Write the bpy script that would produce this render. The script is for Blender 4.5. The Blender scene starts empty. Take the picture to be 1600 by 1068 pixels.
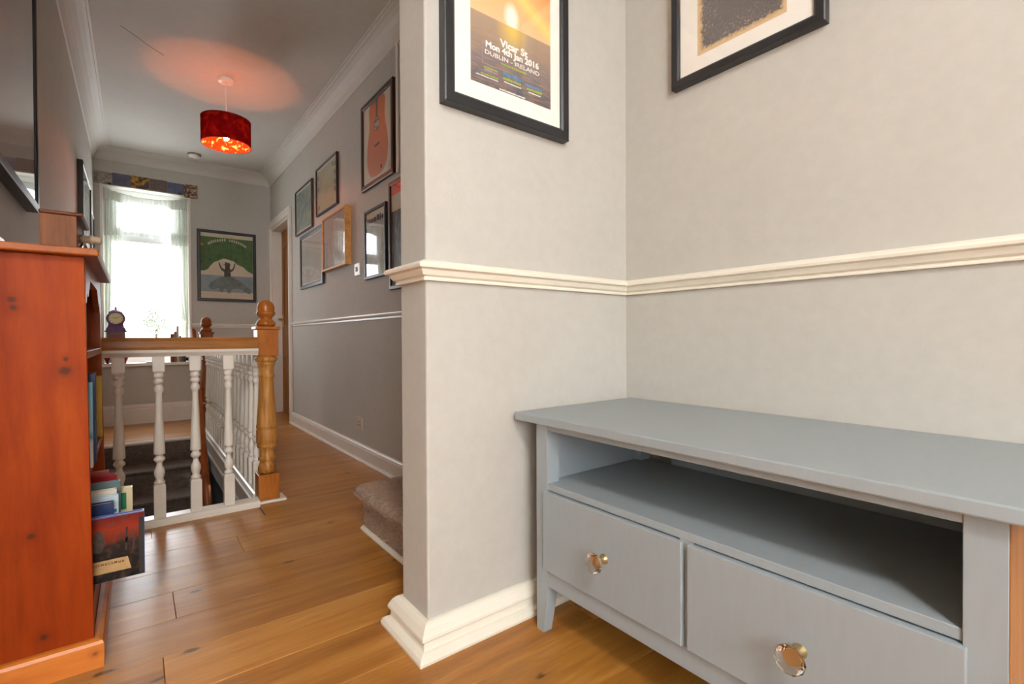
import bpy, bmesh, math, random
from mathutils import Vector, Matrix, noise
random.seed(7)
PI = math.pi
S = bpy.context.scene
COL = S.collection

# ------------------------------------------------------------------ camera
cam_d = bpy.data.cameras.new('camera')
cam = bpy.data.objects.new('camera', cam_d)
COL.objects.link(cam)
cam_d.sensor_width = 36.0
cam_d.lens = 759.2 / 1600 * 36.0
cam_d.clip_start = 0.02
cam_d.clip_end = 200
yaw, pit, rol = (math.radians(v) for v in (37.765, -0.54, -0.26))
fwd = Vector((math.sin(yaw) * math.cos(pit), math.cos(yaw) * math.cos(pit), math.sin(pit)))
rt = Vector((math.cos(yaw), -math.sin(yaw), 0))
up = rt.cross(fwd)
r2 = rt * math.cos(rol) + up * math.sin(rol)
u2 = r2.cross(fwd)
mw = Matrix((r2, u2, -fwd)).transposed().to_4x4()
mw.translation = Vector((0, 0, 0.78))
cam.matrix_world = mw
S.camera = cam

# ------------------------------------------------------------------ world, lights, exposure
S.view_settings.view_transform = 'Standard'
S.view_settings.look = 'None'
S.view_settings.gamma = 1.0
S.view_settings.use_curve_mapping = False
S.view_settings.exposure = 0.0
S.cycles.use_denoising = True
S.cycles.max_bounces = 12
S.cycles.diffuse_bounces = 6
S.cycles.transparent_max_bounces = 24
S.cycles.sample_clamp_indirect = 6.0

W = bpy.data.worlds.new('overcast_sky')
S.world = W
W.use_nodes = True
bg = W.node_tree.nodes['Background']
bg.inputs[0].default_value = (0.93, 0.97, 1.0, 1)
bg.inputs[1].default_value = 13.0


def area(name, loc, target, sx, sy, power, color, portal=False):
    d = bpy.data.lights.new(name, 'AREA')
    d.shape = 'RECTANGLE'
    d.size, d.size_y = sx, sy
    d.energy = power
    d.color = color
    o = bpy.data.objects.new(name, d)
    COL.objects.link(o)
    o.location = loc
    o.rotation_euler = (Vector(target) - Vector(loc)).to_track_quat('-Z', 'Y').to_euler()
    if portal:
        d.cycles.is_portal = True
    return o


area('far_window_portal', (0.09, 5.80, 1.36), (0.09, 0, 1.36), 0.66, 1.55, 1, (1, 1, 1), portal=True)
area('rear_window_daylight', (-0.75, -2.17, 1.45), (-0.75, 2, 1.45), 1.7, 1.5, 7, (1.0, 1.0, 1.0))
area('rear_ceiling_lamp', (-0.35, -1.25, 2.44), (-0.1, -0.6, 0), 0.35, 0.35, 51, (1.0, 0.98, 0.96))

# ------------------------------------------------------------------ materials


def lin(c):
    return tuple(((v / 255) / 12.92 if v / 255 <= 0.04045 else ((v / 255 + 0.055) / 1.055) ** 2.4) for v in c)


def rgba(c):
    return (*lin(c), 1.0)


class NT:
    def __init__(self, name):
        self.m = bpy.data.materials.new(name)
        self.m.use_nodes = True
        self.t = self.m.node_tree
        self.b = self.t.nodes['Principled BSDF']
        self.out = self.t.nodes['Material Output']

    def n(self, kind, **kw):
        x = self.t.nodes.new('ShaderNode' + kind)
        for k, v in kw.items():
            setattr(x, k, v)
        return x

    def l(self, a, b):
        self.t.links.new(a, b)

    def math(self, op, a, b=None, clamp=False):
        x = self.n('Math', operation=op, use_clamp=clamp)
        for i, v in enumerate((a, b)):
            if v is None:
                continue
            if isinstance(v, (int, float)):
                x.inputs[i].default_value = v
            else:
                self.l(v, x.inputs[i])
        return x.outputs[0]

    def mix(self, f, a, b, blend='MIX'):
        x = self.n('Mix', data_type='RGBA', blend_type=blend)
        for i, v in ((0, f), (6, a), (7, b)):
            if isinstance(v, (int, float)):
                x.inputs[i].default_value = v
            elif isinstance(v, tuple):
                x.inputs[i].default_value = v
            else:
                self.l(v, x.inputs[i])
        return x.outputs[2]

    def noise(self, vec, scale, detail=3, rough=0.5, dist=0.0):
        x = self.n('TexNoise')
        x.inputs['Scale'].default_value = scale
        x.inputs['Detail'].default_value = detail
        x.inputs['Roughness'].default_value = rough
        x.inputs['Distortion'].default_value = dist
        if vec is not None:
            self.l(vec, x.inputs['Vector'])
        return x.outputs[0]

    def ramp(self, f, stops):
        x = self.n('ValToRGB')
        e = x.color_ramp.elements
        while len(e) < len(stops):
            e.new(0.5)
        for i, (p, c) in enumerate(stops):
            e[i].position = p
            e[i].color = c
        self.l(f, x.inputs[0])
        return x.outputs[0]

    def coords(self, scale=(1, 1, 1), shuffle=False, kind='Object'):
        tc = self.n('TexCoord')
        mp = self.n('Mapping')
        mp.inputs['Scale'].default_value = scale
        src = tc.outputs[kind]
        if shuffle:
            oi = self.n('ObjectInfo')
            c = self.n('CombineXYZ')
            self.l(self.math('MULTIPLY', oi.outputs['Random'], 37.0), c.inputs[0])
            self.l(self.math('MULTIPLY', oi.outputs['Random'], 91.0), c.inputs[1])
            self.l(self.math('MULTIPLY', oi.outputs['Random'], 53.0), c.inputs[2])
            a = self.n('VectorMath', operation='ADD')
            self.l(src, a.inputs[0])
            self.l(c.outputs[0], a.inputs[1])
            src = a.outputs[0]
        self.l(src, mp.inputs[0])
        return mp.outputs[0]

    def bump(self, h, strength, dist=0.002):
        x = self.n('Bump')
        x.inputs['Strength'].default_value = strength
        x.inputs['Distance'].default_value = dist
        self.l(h, x.inputs['Height'])
        self.l(x.outputs[0], self.b.inputs['Normal'])

    def set(self, **kw):
        for k, v in kw.items():
            i = self.b.inputs[k.replace('_', ' ')]
            if isinstance(v, (int, float, tuple)):
                i.default_value = v
            else:
                self.l(v, i)
        return self


def plain(name, c, rough=0.5, metal=0.0, vary=0.06, scale=9, bump=0.0, bscale=180, coat=0.0, bdist=0.001):
    t = NT(name)
    v = t.coords()
    f = t.noise(v, scale, 4)
    c1 = tuple(min(1, x * (1 + vary)) for x in lin(c)) + (1,)
    c0 = tuple(x * (1 - vary) for x in lin(c)) + (1,)
    t.set(Base_Color=t.ramp(f, [(0.3, c0), (0.7, c1)]), Roughness=rough, Metallic=metal)
    if coat:
        t.set(Coat_Weight=coat, Coat_Roughness=0.06)
    if bump:
        t.bump(t.noise(v, bscale, 3, 0.6), bump, bdist)
    return t.m


def wall_paint(name, c):
    t = NT(name)
    v = t.coords()
    f = t.noise(v, 1.7, 3)
    f2 = t.noise(v, 30, 4, 0.6)
    a = t.ramp(f, [(0.3, tuple(x * 0.95 for x in lin(c)) + (1,)), (0.7, tuple(x * 1.03 for x in lin(c)) + (1,))])
    b = t.mix(0.05, a, t.ramp(f2, [(0.35, (0.25, 0.22, 0.19, 1)), (0.65, (0.75, 0.70, 0.62, 1))]))
    t.set(Base_Color=b, Roughness=0.75)
    v2 = t.coords((1, 1, 0.55))
    h = t.math('ADD', t.noise(v2, 55, 3, 0.6), t.math('MULTIPLY', t.noise(v2, 240, 2, 0.6), 0.35))
    t.bump(h, 0.22, 0.003)
    return t.m


def wood(name, dark, mid, light, axis='X', rough=0.4, coat=0.0, knots=(), shuffle=True, grain=1.0, tint=False, knot_r=0.011,
         autoknots=0.0, bump=0.12, stretch=16.0, spec=0.22):
    t = NT(name)
    sc = {'X': (1, stretch, stretch), 'Y': (stretch, 1, stretch), 'Z': (stretch, stretch, 1)}[axis]
    v = t.coords(sc, shuffle)
    big = t.noise(v, 0.9 * grain, 4, 0.55, 1.3)
    fine = t.noise(v, 7 * grain, 6, 0.65, 0.4)
    f = t.math('ADD', t.math('MULTIPLY', big, 0.62), t.math('MULTIPLY', fine, 0.38))
    colr = t.ramp(f, [(0.33, rgba(dark)), (0.5, rgba(mid)), (0.68, rgba(light))])
    if tint:
        oi = t.n('ObjectInfo')
        colr = t.mix(1.0, colr, oi.outputs['Color'], 'MULTIPLY')
    if autoknots:
        sc2 = {'X': (0.42, 1, 1), 'Y': (1, 0.42, 1), 'Z': (1, 1, 0.42)}[axis]
        vv = t.coords(sc2, shuffle)
        vo = t.n('TexVoronoi', voronoi_dimensions='2D')
        vo.inputs['Scale'].default_value = autoknots
        vo.inputs['Randomness'].default_value = 1.0
        t.l(vv, vo.inputs['Vector'])
        wob = t.math('ADD', vo.outputs['Distance'], t.math('MULTIPLY', t.math('SUBTRACT', t.noise(vv, 60, 3), 0.5), 0.09))
        kf = t.ramp(wob, [(0.010, (1, 1, 1, 1)), (0.026, (0, 0, 0, 1))])
        halo = t.ramp(wob, [(0.02, (1, 1, 1, 1)), (0.10, (0, 0, 0, 1))])
        colr = t.mix(t.math('MULTIPLY', halo, 0.35), colr, rgba(dark))
        colr = t.mix(t.math('MULTIPLY', kf, 0.8), colr, (0.035, 0.016, 0.007, 1))
    if knots:
        tc = t.coords((1, 1, 1))
        k = None
        kk = None
        for p in knots:
            dd = t.n('VectorMath', operation='DISTANCE')
            t.l(tc, dd.inputs[0])
            dd.inputs[1].default_value = p[:3]
            w = t.math('ADD', dd.outputs['Value'], t.math('MULTIPLY', t.math('SUBTRACT', t.noise(tc, 120, 2), 0.5), 0.008))
            if len(p) > 3:
                w = t.math('MULTIPLY', w, p[3])
            a = t.ramp(w, [(knot_r * 0.45, (1, 1, 1, 1)), (knot_r, (0, 0, 0, 1))])
            h = t.ramp(w, [(knot_r, (1, 1, 1, 1)), (knot_r * 3.4, (0, 0, 0, 1))])
            k = a if k is None else t.math('MAXIMUM', k, a)
            kk = h if kk is None else t.math('MAXIMUM', kk, h)
        colr = t.mix(t.math('MULTIPLY', kk, 0.45), colr, rgba(dark))
        colr = t.mix(t.math('MULTIPLY', k, 0.8), colr, (0.05, 0.018, 0.006, 1))
    rr = t.math('ADD', t.math('MULTIPLY', fine, 0.22), rough - 0.11)
    t.set(Base_Color=colr, Roughness=rr, Specular_IOR_Level=spec)
    if coat:
        t.set(Coat_Weight=coat, Coat_Roughness=0.18)
    t.bump(fine, bump, 0.0015)
    return t.m


def glass_pane(name):
    t = NT(name)
    tr = t.n('BsdfTransparent')
    gl = t.n('BsdfGlossy')
    gl.inputs['Roughness'].default_value = 0.02
    fr = t.n('Fresnel')
    fr.inputs[0].default_value = 1.5
    mx = t.n('MixShader')
    ge = t.n('NewGeometry')
    t.l(t.math('MULTIPLY', fr.outputs[0], t.math('SUBTRACT', 1.0, ge.outputs['Backfacing'])), mx.inputs[0])
    t.l(tr.outputs[0], mx.inputs[1])
    t.l(gl.outputs[0], mx.inputs[2])
    t.l(mx.outputs[0], t.out.inputs[0])
    return t.m


def sheer(name, c, opac, trans=0.13):
    t = NT(name)
    tl = t.n('BsdfTranslucent')
    df = t.n('BsdfDiffuse')
    tr = t.n('BsdfTransparent')
    tl.inputs[0].default_value = rgba(c)
    df.inputs[0].default_value = rgba(c)
    m1, m2 = t.n('MixShader'), t.n('MixShader')
    m1.inputs[0].default_value = trans
    t.l(df.outputs[0], m1.inputs[1])
    t.l(tl.outputs[0], m1.inputs[2])
    v = t.coords()
    f = t.noise(v, 260, 2)
    t.l(t.math('ADD', t.math('MULTIPLY', f, 0.06), opac - 0.03), m2.inputs[0])
    t.l(tr.outputs[0], m2.inputs[1])
    t.l(m1.outputs[0], m2.inputs[2])
    t.l(m2.outputs[0], t.out.inputs[0])
    return t.m


def print_mat(name, stops, scale=14, detail=4, axis=None, coords=(1, 1, 1), rough=0.6, kind='noise'):
    t = NT(name)
    v = t.coords(coords)
    if kind == 'voronoi':
        x = t.n('TexVoronoi')
        x.inputs['Scale'].default_value = scale
        t.l(v, x.inputs['Vector'])
        f = x.outputs['Distance']
    else:
        f = t.noise(v, scale, detail, 0.6)
    t.set(Base_Color=t.ramp(f, [(p, rgba(c)) for p, c in stops]), Roughness=rough)
    return t.m


def fabric_shade(name, stops, scale, trans=0.4):
    t = NT(name)
    v = t.coords((1, 1, 1))
    f = t.noise(v, scale, 2, 0.5, 0.8)
    c = t.ramp(f, [(p, rgba(q)) for p, q in stops])
    df, tl, mx = t.n('BsdfDiffuse'), t.n('BsdfTranslucent'), t.n('MixShader')
    t.l(c, df.inputs[0])
    t.l(c, tl.inputs[0])
    mx.inputs[0].default_value = trans
    t.l(df.outputs[0], mx.inputs[1])
    t.l(tl.outputs[0], mx.inputs[2])
    t.l(mx.outputs[0], t.out.inputs[0])
    return t.m


def carpet(name, dark, mid, light):
    t = NT(name)
    v = t.coords()
    f = t.math('ADD', t.math('MULTIPLY', t.noise(v, 260, 3, 0.7), 0.7), t.math('MULTIPLY', t.noise(v, 45, 3), 0.3))
    t.set(Base_Color=t.ramp(f, [(0.36, rgba(dark)), (0.5, rgba(mid)), (0.64, rgba(light))]), Roughness=0.95)
    t.set(Sheen_Weight=0.2)
    t.bump(t.noise(v, 330, 3, 0.7), 0.9, 0.006)
    return t.m


WALL = wall_paint('greige_wallpaper', (190, 186, 177))
CEIL = wall_paint('ceiling_paint', (206, 203, 195))
GLOSSW = plain('cream_gloss_paint', (236, 229, 212), 0.32, vary=0.03, bump=0.05, bscale=60)
WHITEG = plain('white_gloss_paint', (226, 219, 208), 0.3, vary=0.03)
BALW = plain('baluster_paint', (226, 217, 202), 0.34, vary=0.05)
COVING = plain('coving_paint', (208, 204, 196), 0.6, vary=0.02)
OAKF = wood('oak_floor', (148, 92, 36), (178, 120, 50), (200, 146, 76), 'X', rough=0.38, coat=0.10, tint=True, autoknots=3.0, bump=0.08, stretch=11, spec=0.5)
NEWEL = wood('newel_oak', (116, 66, 22), (186, 126, 58), (218, 166, 98), 'Z', rough=0.45, coat=0.1, stretch=12, bump=0.3, grain=1.5)
RAILW = wood('handrail_wood', (134, 80, 28), (168, 108, 44), (184, 126, 60), 'X', rough=0.4, coat=0.2)
BACKLITW = wood('backlit_newel_timber', (96, 48, 18), (132, 70, 28), (150, 86, 38), 'Z', rough=0.45)  # far newel's backlit shade is put into this darker wood colour
PINE = wood('orange_pine', (132, 54, 12), (160, 72, 18), (176, 90, 28), 'Z', rough=0.42, shuffle=False, coat=0.25, grain=0.8, stretch=7,
            knots=((-0.2215, 1.53, 0.866), (-0.2185, 1.53, 0.848), (-0.130, 1.53, 0.707), (-0.196, 1.53, 0.342), (-0.178, 1.53, 0.098), (-0.131, 1.53, 0.757)),
            knot_r=0.0095)
PINEX = wood('orange_pine_rail', (150, 72, 18), (190, 104, 34), (206, 126, 48), 'X', rough=0.4, shuffle=False, coat=0.25, stretch=8,
             knots=((-0.083, 1.51, 0.037),), knot_r=0.006)
PINEY = wood('orange_pine_shelf', (116, 54, 12), (150, 76, 22), (172, 98, 38), 'Y', rough=0.42, coat=0.0, stretch=8)
BOXW = wood('box_oak', (84, 42, 10), (118, 64, 20), (140, 84, 34), 'Z', rough=0.5, grain=1.6)
BOXWX = wood('box_oak_lid', (70, 34, 10), (100, 52, 18), (122, 72, 30), 'X', rough=0.5, grain=1.6)
DOORW = wood('door_oak', (130, 78, 26), (158, 100, 40), (176, 120, 58), 'Z', rough=0.45)
BAREPINE = wood('bare_pine', (140, 88, 40), (160, 106, 56), (176, 124, 72), 'Z', rough=0.5)
BLUE = NT('blue_grey_paint')
_v = BLUE.coords((1, 7, 1))
_b = BLUE.ramp(BLUE.noise(_v, 14, 4), [(0.3, rgba((150, 158, 161))), (0.7, rgba((153, 161, 164)))])
BLUE.set(Base_Color=_b, Roughness=0.45)
BLUE.bump(BLUE.noise(_v, 90, 3), 0.012, 0.001)
BLUE = BLUE.m
WORN = plain('worn_edge_wood', (196, 160, 110), 0.6)
DARKC = carpet('dark_carpet', (82, 72, 62), (112, 99, 86), (146, 130, 114))
TANC = carpet('taupe_carpet', (120, 94, 76), (172, 142, 118), (214, 186, 160))
TUFT = plain('carpet_tufts', (180, 148, 122), 0.95, vary=0.35, scale=300)
BLACKF = plain('black_frame_wood', (34, 34, 36), 0.38, vary=0.15, scale=30)
BROWNF = plain('dark_brown_frame', (52, 30, 24), 0.38, vary=0.15, scale=30)
GREENF = plain('bronze_frame', (66, 54, 38), 0.4, vary=0.15, scale=30)
SLATEF = plain('slate_frame', (56, 62, 68), 0.35, vary=0.1)
GOLDF = wood('honey_frame', (172, 112, 54), (204, 146, 84), (218, 166, 104), 'X', rough=0.4)
SILVERF = plain('silver_grey_frame', (120, 124, 126), 0.25, metal=0.6)
MOUNT = plain('mount_card', (240, 236, 226), 0.8, vary=0.01)
CREAMP = plain('cream_paper', (214, 204, 182), 0.8, vary=0.03)
GLASS = glass_pane('picture_glass')
WGLASS = glass_pane('window_glass')
SHEER = sheer('white_voile', (226, 230, 222), 0.955)
SHEERT = sheer('thin_voile', (236, 240, 236), 0.40, 0.3)
UPVC = plain('white_upvc', (238, 240, 240), 0.35, vary=0.01)
BRASS = plain('brass', (206, 182, 134), 0.3, metal=0.95)
CHROME = plain('chrome', (210, 210, 214), 0.12, metal=1.0)
WHITEP = plain('white_plastic', (240, 236, 226), 0.35, vary=0.01)
GREYP = plain('grey_plastic', (120, 112, 104), 0.45)
DARKP = plain('dark_plastic', (40, 34, 32), 0.4)
INK = plain('black_ink', (38, 36, 36), 0.7)
WHITEI = plain('white_ink', (246, 242, 236), 0.7, vary=0.01)
LOWERW = plain('lower_wall_paint', (176, 178, 176), 0.8)
BLACKD = plain('dark_gap_black', (20, 18, 17), 0.7)  # black colour for the unlit gap below the landing

# ------------------------------------------------------------------ mesh helpers


class MB:
    def __init__(self):
        self.v, self.f, self.s, self.mi = [], [], [], []

    def add(self, vs, fs, smooth=False, mi=0):
        o = len(self.v)
        self.v += [tuple(p) for p in vs]
        for q in fs:
            self.f.append(tuple(i + o for i in q))
            self.s.append(smooth)
            self.mi.append(mi)
        return self

    def box(self, x0, x1, y0, y1, z0, z1, mi=0):
        vs = [(x, y, z) for z in (z0, z1) for y in (y0, y1) for x in (x0, x1)]
        return self.add(vs, [(0, 2, 3, 1), (4, 5, 7, 6), (0, 1, 5, 4), (2, 6, 7, 3), (0, 4, 6, 2), (1, 3, 7, 5)], mi=mi)

    def hexa(self, bot, top):
        return self.add(list(bot) + list(top), [(0, 3, 2, 1), (4, 5, 6, 7), (0, 1, 5, 4), (1, 2, 6, 5), (2, 3, 7, 6), (3, 0, 4, 7)])

    def lathe(self, prof, c=(0, 0, 0), seg=24, axis='Z', smooth=True, sy=1.0):
        vs, fs = [], []
        for (z, r) in prof:
            for k in range(seg):
                a = 2 * PI * k / seg
                p = (r * math.cos(a), r * math.sin(a) * sy, z)
                if axis == 'Y':
                    p = (p[0], p[2], p[1])
                elif axis == 'X':
                    p = (p[2], p[0], p[1])
                vs.append((p[0] + c[0], p[1] + c[1], p[2] + c[2]))
        n = len(prof)
        for i in range(n - 1):
            for k in range(seg):
                k2 = (k + 1) % seg
                q = (i * seg + k, i * seg + k2, (i + 1) * seg + k2, (i + 1) * seg + k)
                fs.append(q if axis != 'Y' else q[::-1])
        self.add(vs, fs, smooth)
        a, b = tuple(range(seg)), tuple(range((n - 1) * seg, n * seg))
        o = len(self.v) - n * seg
        if axis == 'Y':
            self.f += [tuple(i + o for i in a), tuple(i + o for i in b[::-1])]
        else:
            self.f += [tuple(i + o for i in a[::-1]), tuple(i + o for i in b)]
        self.s += [False, False]
        self.mi += [0, 0]
        return self

    def sweep(self, prof, path, smooth=False):
        """prof: (offset to the right of travel, z); path: XY points, mitred"""
        n = len(prof)
        rings = []
        for i, p in enumerate(path):
            p = Vector(p)
            ns = []
            if i > 0:
                d = (p - Vector(path[i - 1])).normalized()
                ns.append(Vector((d.y, -d.x)))
            if i < len(path) - 1:
                d = (Vector(path[i + 1]) - p).normalized()
                ns.append(Vector((d.y, -d.x)))
            if len(ns) == 2:
                m = (ns[0] + ns[1]).normalized()
                m = m / max(0.2, m.dot(ns[0]))
            else:
                m = ns[0]
            rings.append([(p.x + m.x * o, p.y + m.y * o, z) for o, z in prof])
        vs = [q for r in rings for q in r]
        fs = []
        for i in range(len(path) - 1):
            for k in range(n):
                k2 = (k + 1) % n
                fs.append((i * n + k, i * n + k2, (i + 1) * n + k2, (i + 1) * n + k))
        fs.append(tuple(range(n))[::-1])
        fs.append(tuple(range((len(path) - 1) * n, len(path) * n)))
        return self.add(vs, fs, smooth)

    def tube(self, pts, r, seg=10):
        pts = [Vector(p) for p in pts]
        vs, fs = [], []
        for i, p in enumerate(pts):
            d = (pts[min(i + 1, len(pts) - 1)] - pts[max(i - 1, 0)]).normalized()
            a = d.orthogonal().normalized() if i == 0 else (a - d * a.dot(d)).normalized()
            b = d.cross(a)
            rr = r[i] if isinstance(r, (list, tuple)) else r
            for k in range(seg):
                t = 2 * PI * k / seg
                vs.append(p + a * math.cos(t) * rr + b * math.sin(t) * rr)
        for i in range(len(pts) - 1):
            for k in range(seg):
                k2 = (k + 1) % seg
                fs.append((i * seg + k, i * seg + k2, (i + 1) * seg + k2, (i + 1) * seg + k))
        fs.append(tuple(range(seg))[::-1])
        fs.append(tuple(range((len(pts) - 1) * seg, len(pts) * seg)))
        return self.add(vs, fs, True)

    def poly(self, pts, y0, y1):
        """XZ polygon extruded along Y between y0 (front, smaller) and y1"""
        n = len(pts)
        vs = [(x, y0, z) for x, z in pts] + [(x, y1, z) for x, z in pts]
        fs = [tuple(range(n)), tuple(range(n, 2 * n))[::-1]]
        for k in range(n):
            k2 = (k + 1) % n
            fs.append((k2, k, n + k, n + k2))
        return self.add(vs, fs)

    def build(self, name, mat, parent=None, bevel=0.0, seg=2, loc=None, fixn=True):
        me = bpy.data.meshes.new(name)
        org = Vector(loc) if loc else Vector((0, 0, 0))
        me.from_pydata([tuple(Vector(p) - org) for p in self.v], [], self.f)
        for p, s, mi in zip(me.polygons, self.s, self.mi):
            p.use_smooth = s
            p.material_index = mi
        for m in (mat if isinstance(mat, (list, tuple)) else [mat]):
            me.materials.append(m)
        if fixn:
            bm = bmesh.new()
            bm.from_mesh(me)
            bmesh.ops.recalc_face_normals(bm, faces=bm.faces)
            bm.to_mesh(me)
            bm.free()
        o = bpy.data.objects.new(name, me)
        COL.objects.link(o)
        if loc:
            o.location = org
        if parent:
            o.parent = parent
        if bevel:
            md = o.modifiers.new('bevel', 'BEVEL')
            md.width = bevel
            md.segments = seg
            md.limit_method = 'ANGLE'
            md.angle_limit = math.radians(40)
        return o


def tag(o, label, cat, group=None):
    o['label'] = label
    o['category'] = cat
    if group:
        o['group'] = group
    return o


def thing(name, label, cat, loc=(0, 0, 0), rz=0.0, group=None):
    o = bpy.data.objects.new(name, None)
    o.empty_display_size = 0.05
    COL.objects.link(o)
    o.location = loc
    o.rotation_euler = (0, 0, rz)
    return tag(o, label, cat, group)


def struct(o):
    o['kind'] = 'structure'
    return o


def B(x0, x1, y0, y1, z0, z1):
    return MB().box(x0, x1, y0, y1, z0, z1)


def text(body, size, x, z, y, mat, parent, name='lettering', width=None, offset=0.0, align='CENTER', label=None):
    c = bpy.data.curves.new(name, 'FONT')
    c.body = body
    c.size = size
    c.align_x = align
    c.offset = offset
    c.extrude = 0.0003
    c.resolution_u = 3
    o = bpy.data.objects.new(name, c)
    c.materials.append(mat)
    COL.objects.link(o)
    o.parent = parent
    o.location = (x, y, z)
    o.rotation_euler = (PI / 2, 0, 0)
    if width:
        bpy.context.view_layer.update()
        wd = o.dimensions.x
        if wd > 0:
            o.scale = (width / wd, 1, 1)
    bpy.context.view_layer.update()
    me = bpy.data.meshes.new_from_object(o.evaluated_get(bpy.context.evaluated_depsgraph_get()))
    q = bpy.data.objects.new(name, me)
    COL.objects.link(q)
    q.parent = parent
    q.location, q.rotation_euler, q.scale = o.location, o.rotation_euler, o.scale
    bpy.data.objects.remove(o)
    if not me.materials:
        me.materials.append(mat)
    if label:
        q['label'] = label
    return q


XL, XR, YF, ZC = -0.283, 1.145, 5.663, 2.485
XP, Y1, Y2, XA = 0.566, 1.075, 1.22, 1.327
NX, NY = -2.2, -2.2          # near room extent

# ------------------------------------------------------------------ walls, ceiling
struct(MB().box(XL - 0.1, XL, 1.35, 5.95, -2.6, ZC + 0.1).build('wall_left', WALL))
struct(B(NX, XL - 0.1, 1.35, 1.45, -0.3, ZC + 0.1).build('wall_front', WALL))
struct(B(NX - 0.1, NX, NY - 0.1, 1.45, -0.3, ZC + 0.1).build('wall_side', WALL))
m = MB()
m.box(NX, -1.65, NY - 0.1, NY, -0.3, ZC + 0.1).box(0.15, XA + 0.1, NY - 0.1, NY, -0.3, ZC + 0.1)
m.box(-1.65, 0.15, NY - 0.1, NY, -0.3, 0.65).box(-1.65, 0.15, NY - 0.1, NY, 2.25, ZC + 0.1)
struct(m.build('wall_back', WALL))
struct(B(XA, XA + 0.1, NY, Y1, -0.3, ZC + 0.1).build('wall_alcove', WALL))
struct(B(XP, 2.35, Y1, Y2, -0.3, ZC + 0.1).build('wall_partition', WALL, bevel=0.006, seg=3))
WL, WR, WZ0, WZ1 = -0.225, 0.418, 0.56, 2.165        # window opening
DY0, DY1, DZ = 4.85, 5.625, 1.93                     # door opening
m = MB()
m.box(XL, WL, YF, 5.95, -2.6, ZC + 0.1).box(WR, 2.0, YF, 5.95, -2.6, ZC + 0.1)
m.box(WL, WR, YF, 5.95, -2.6, WZ0 - 0.03).box(WL, WR, YF, 5.95, WZ1, ZC + 0.1)
struct(m.build('wall_far', WALL))
m = MB()
m.box(XR, XR + 0.14, 1.95, DY0, -0.3, ZC + 0.1).box(XR, XR + 0.14, DY0, DY1, DZ, ZC + 0.1).box(XR, XR + 0.14, DY1, YF, -0.3, ZC + 0.1)
struct(m.build('wall_right', WALL))
struct(B(XR + 0.14, 2.25, 1.95, 2.05, -0.3, ZC + 0.1).build('wall_stair', WALL))
struct(B(2.25, 2.35, Y2, 2.05, -0.3, ZC + 0.1).build('wall_stair_end', WALL))
struct(B(XR + 0.3, XR + 0.4, 4.5, YF, -0.3, ZC + 0.1).build('wall_behind_door', WALL))
struct(B(NX - 0.1, 2.35, NY - 0.1, 5.95, ZC, ZC + 0.12).build('ceiling', CEIL))
m = MB().tube([(-0.05, 3.40, ZC - 0.0003), (0.02, 3.47, ZC - 0.0003), (0.07, 3.53, ZC - 0.0003), (0.15, 3.60, ZC - 0.0003)], 0.0013, 5)
struct(m.build('trim_8', plain('plaster_crack', (110, 98, 86), 0.8)))
# stairwell shaft below the landing
struct(B(0.52, 0.58, 2.5, 5.66, -2.6, -0.28).build('wall_shaft_right', LOWERW))
struct(B(XL, 0.58, 2.44, 2.50, -2.6, -0.25).build('wall_shaft_near', LOWERW))
struct(B(XL, 0.6, 2.4, 5.7, -2.7, -2.6).build('floor_lower', DARKC))
dr = thing('dark_gap_panel', 'black panel painted as the dark gap in the stairwell below the landing string', 'door', (0.515, 3.95, -2.6))
B(-0.012, 0.0, -0.12, 0.12, 0, 2.25).build('gap_shade_panel', BLACKD, dr)  # black panel added to paint the shade of the open gap here
B(-0.016, -0.0, 0.12, 0.16, 0, 2.29).build('white_panel', WHITEG, dr)

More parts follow.
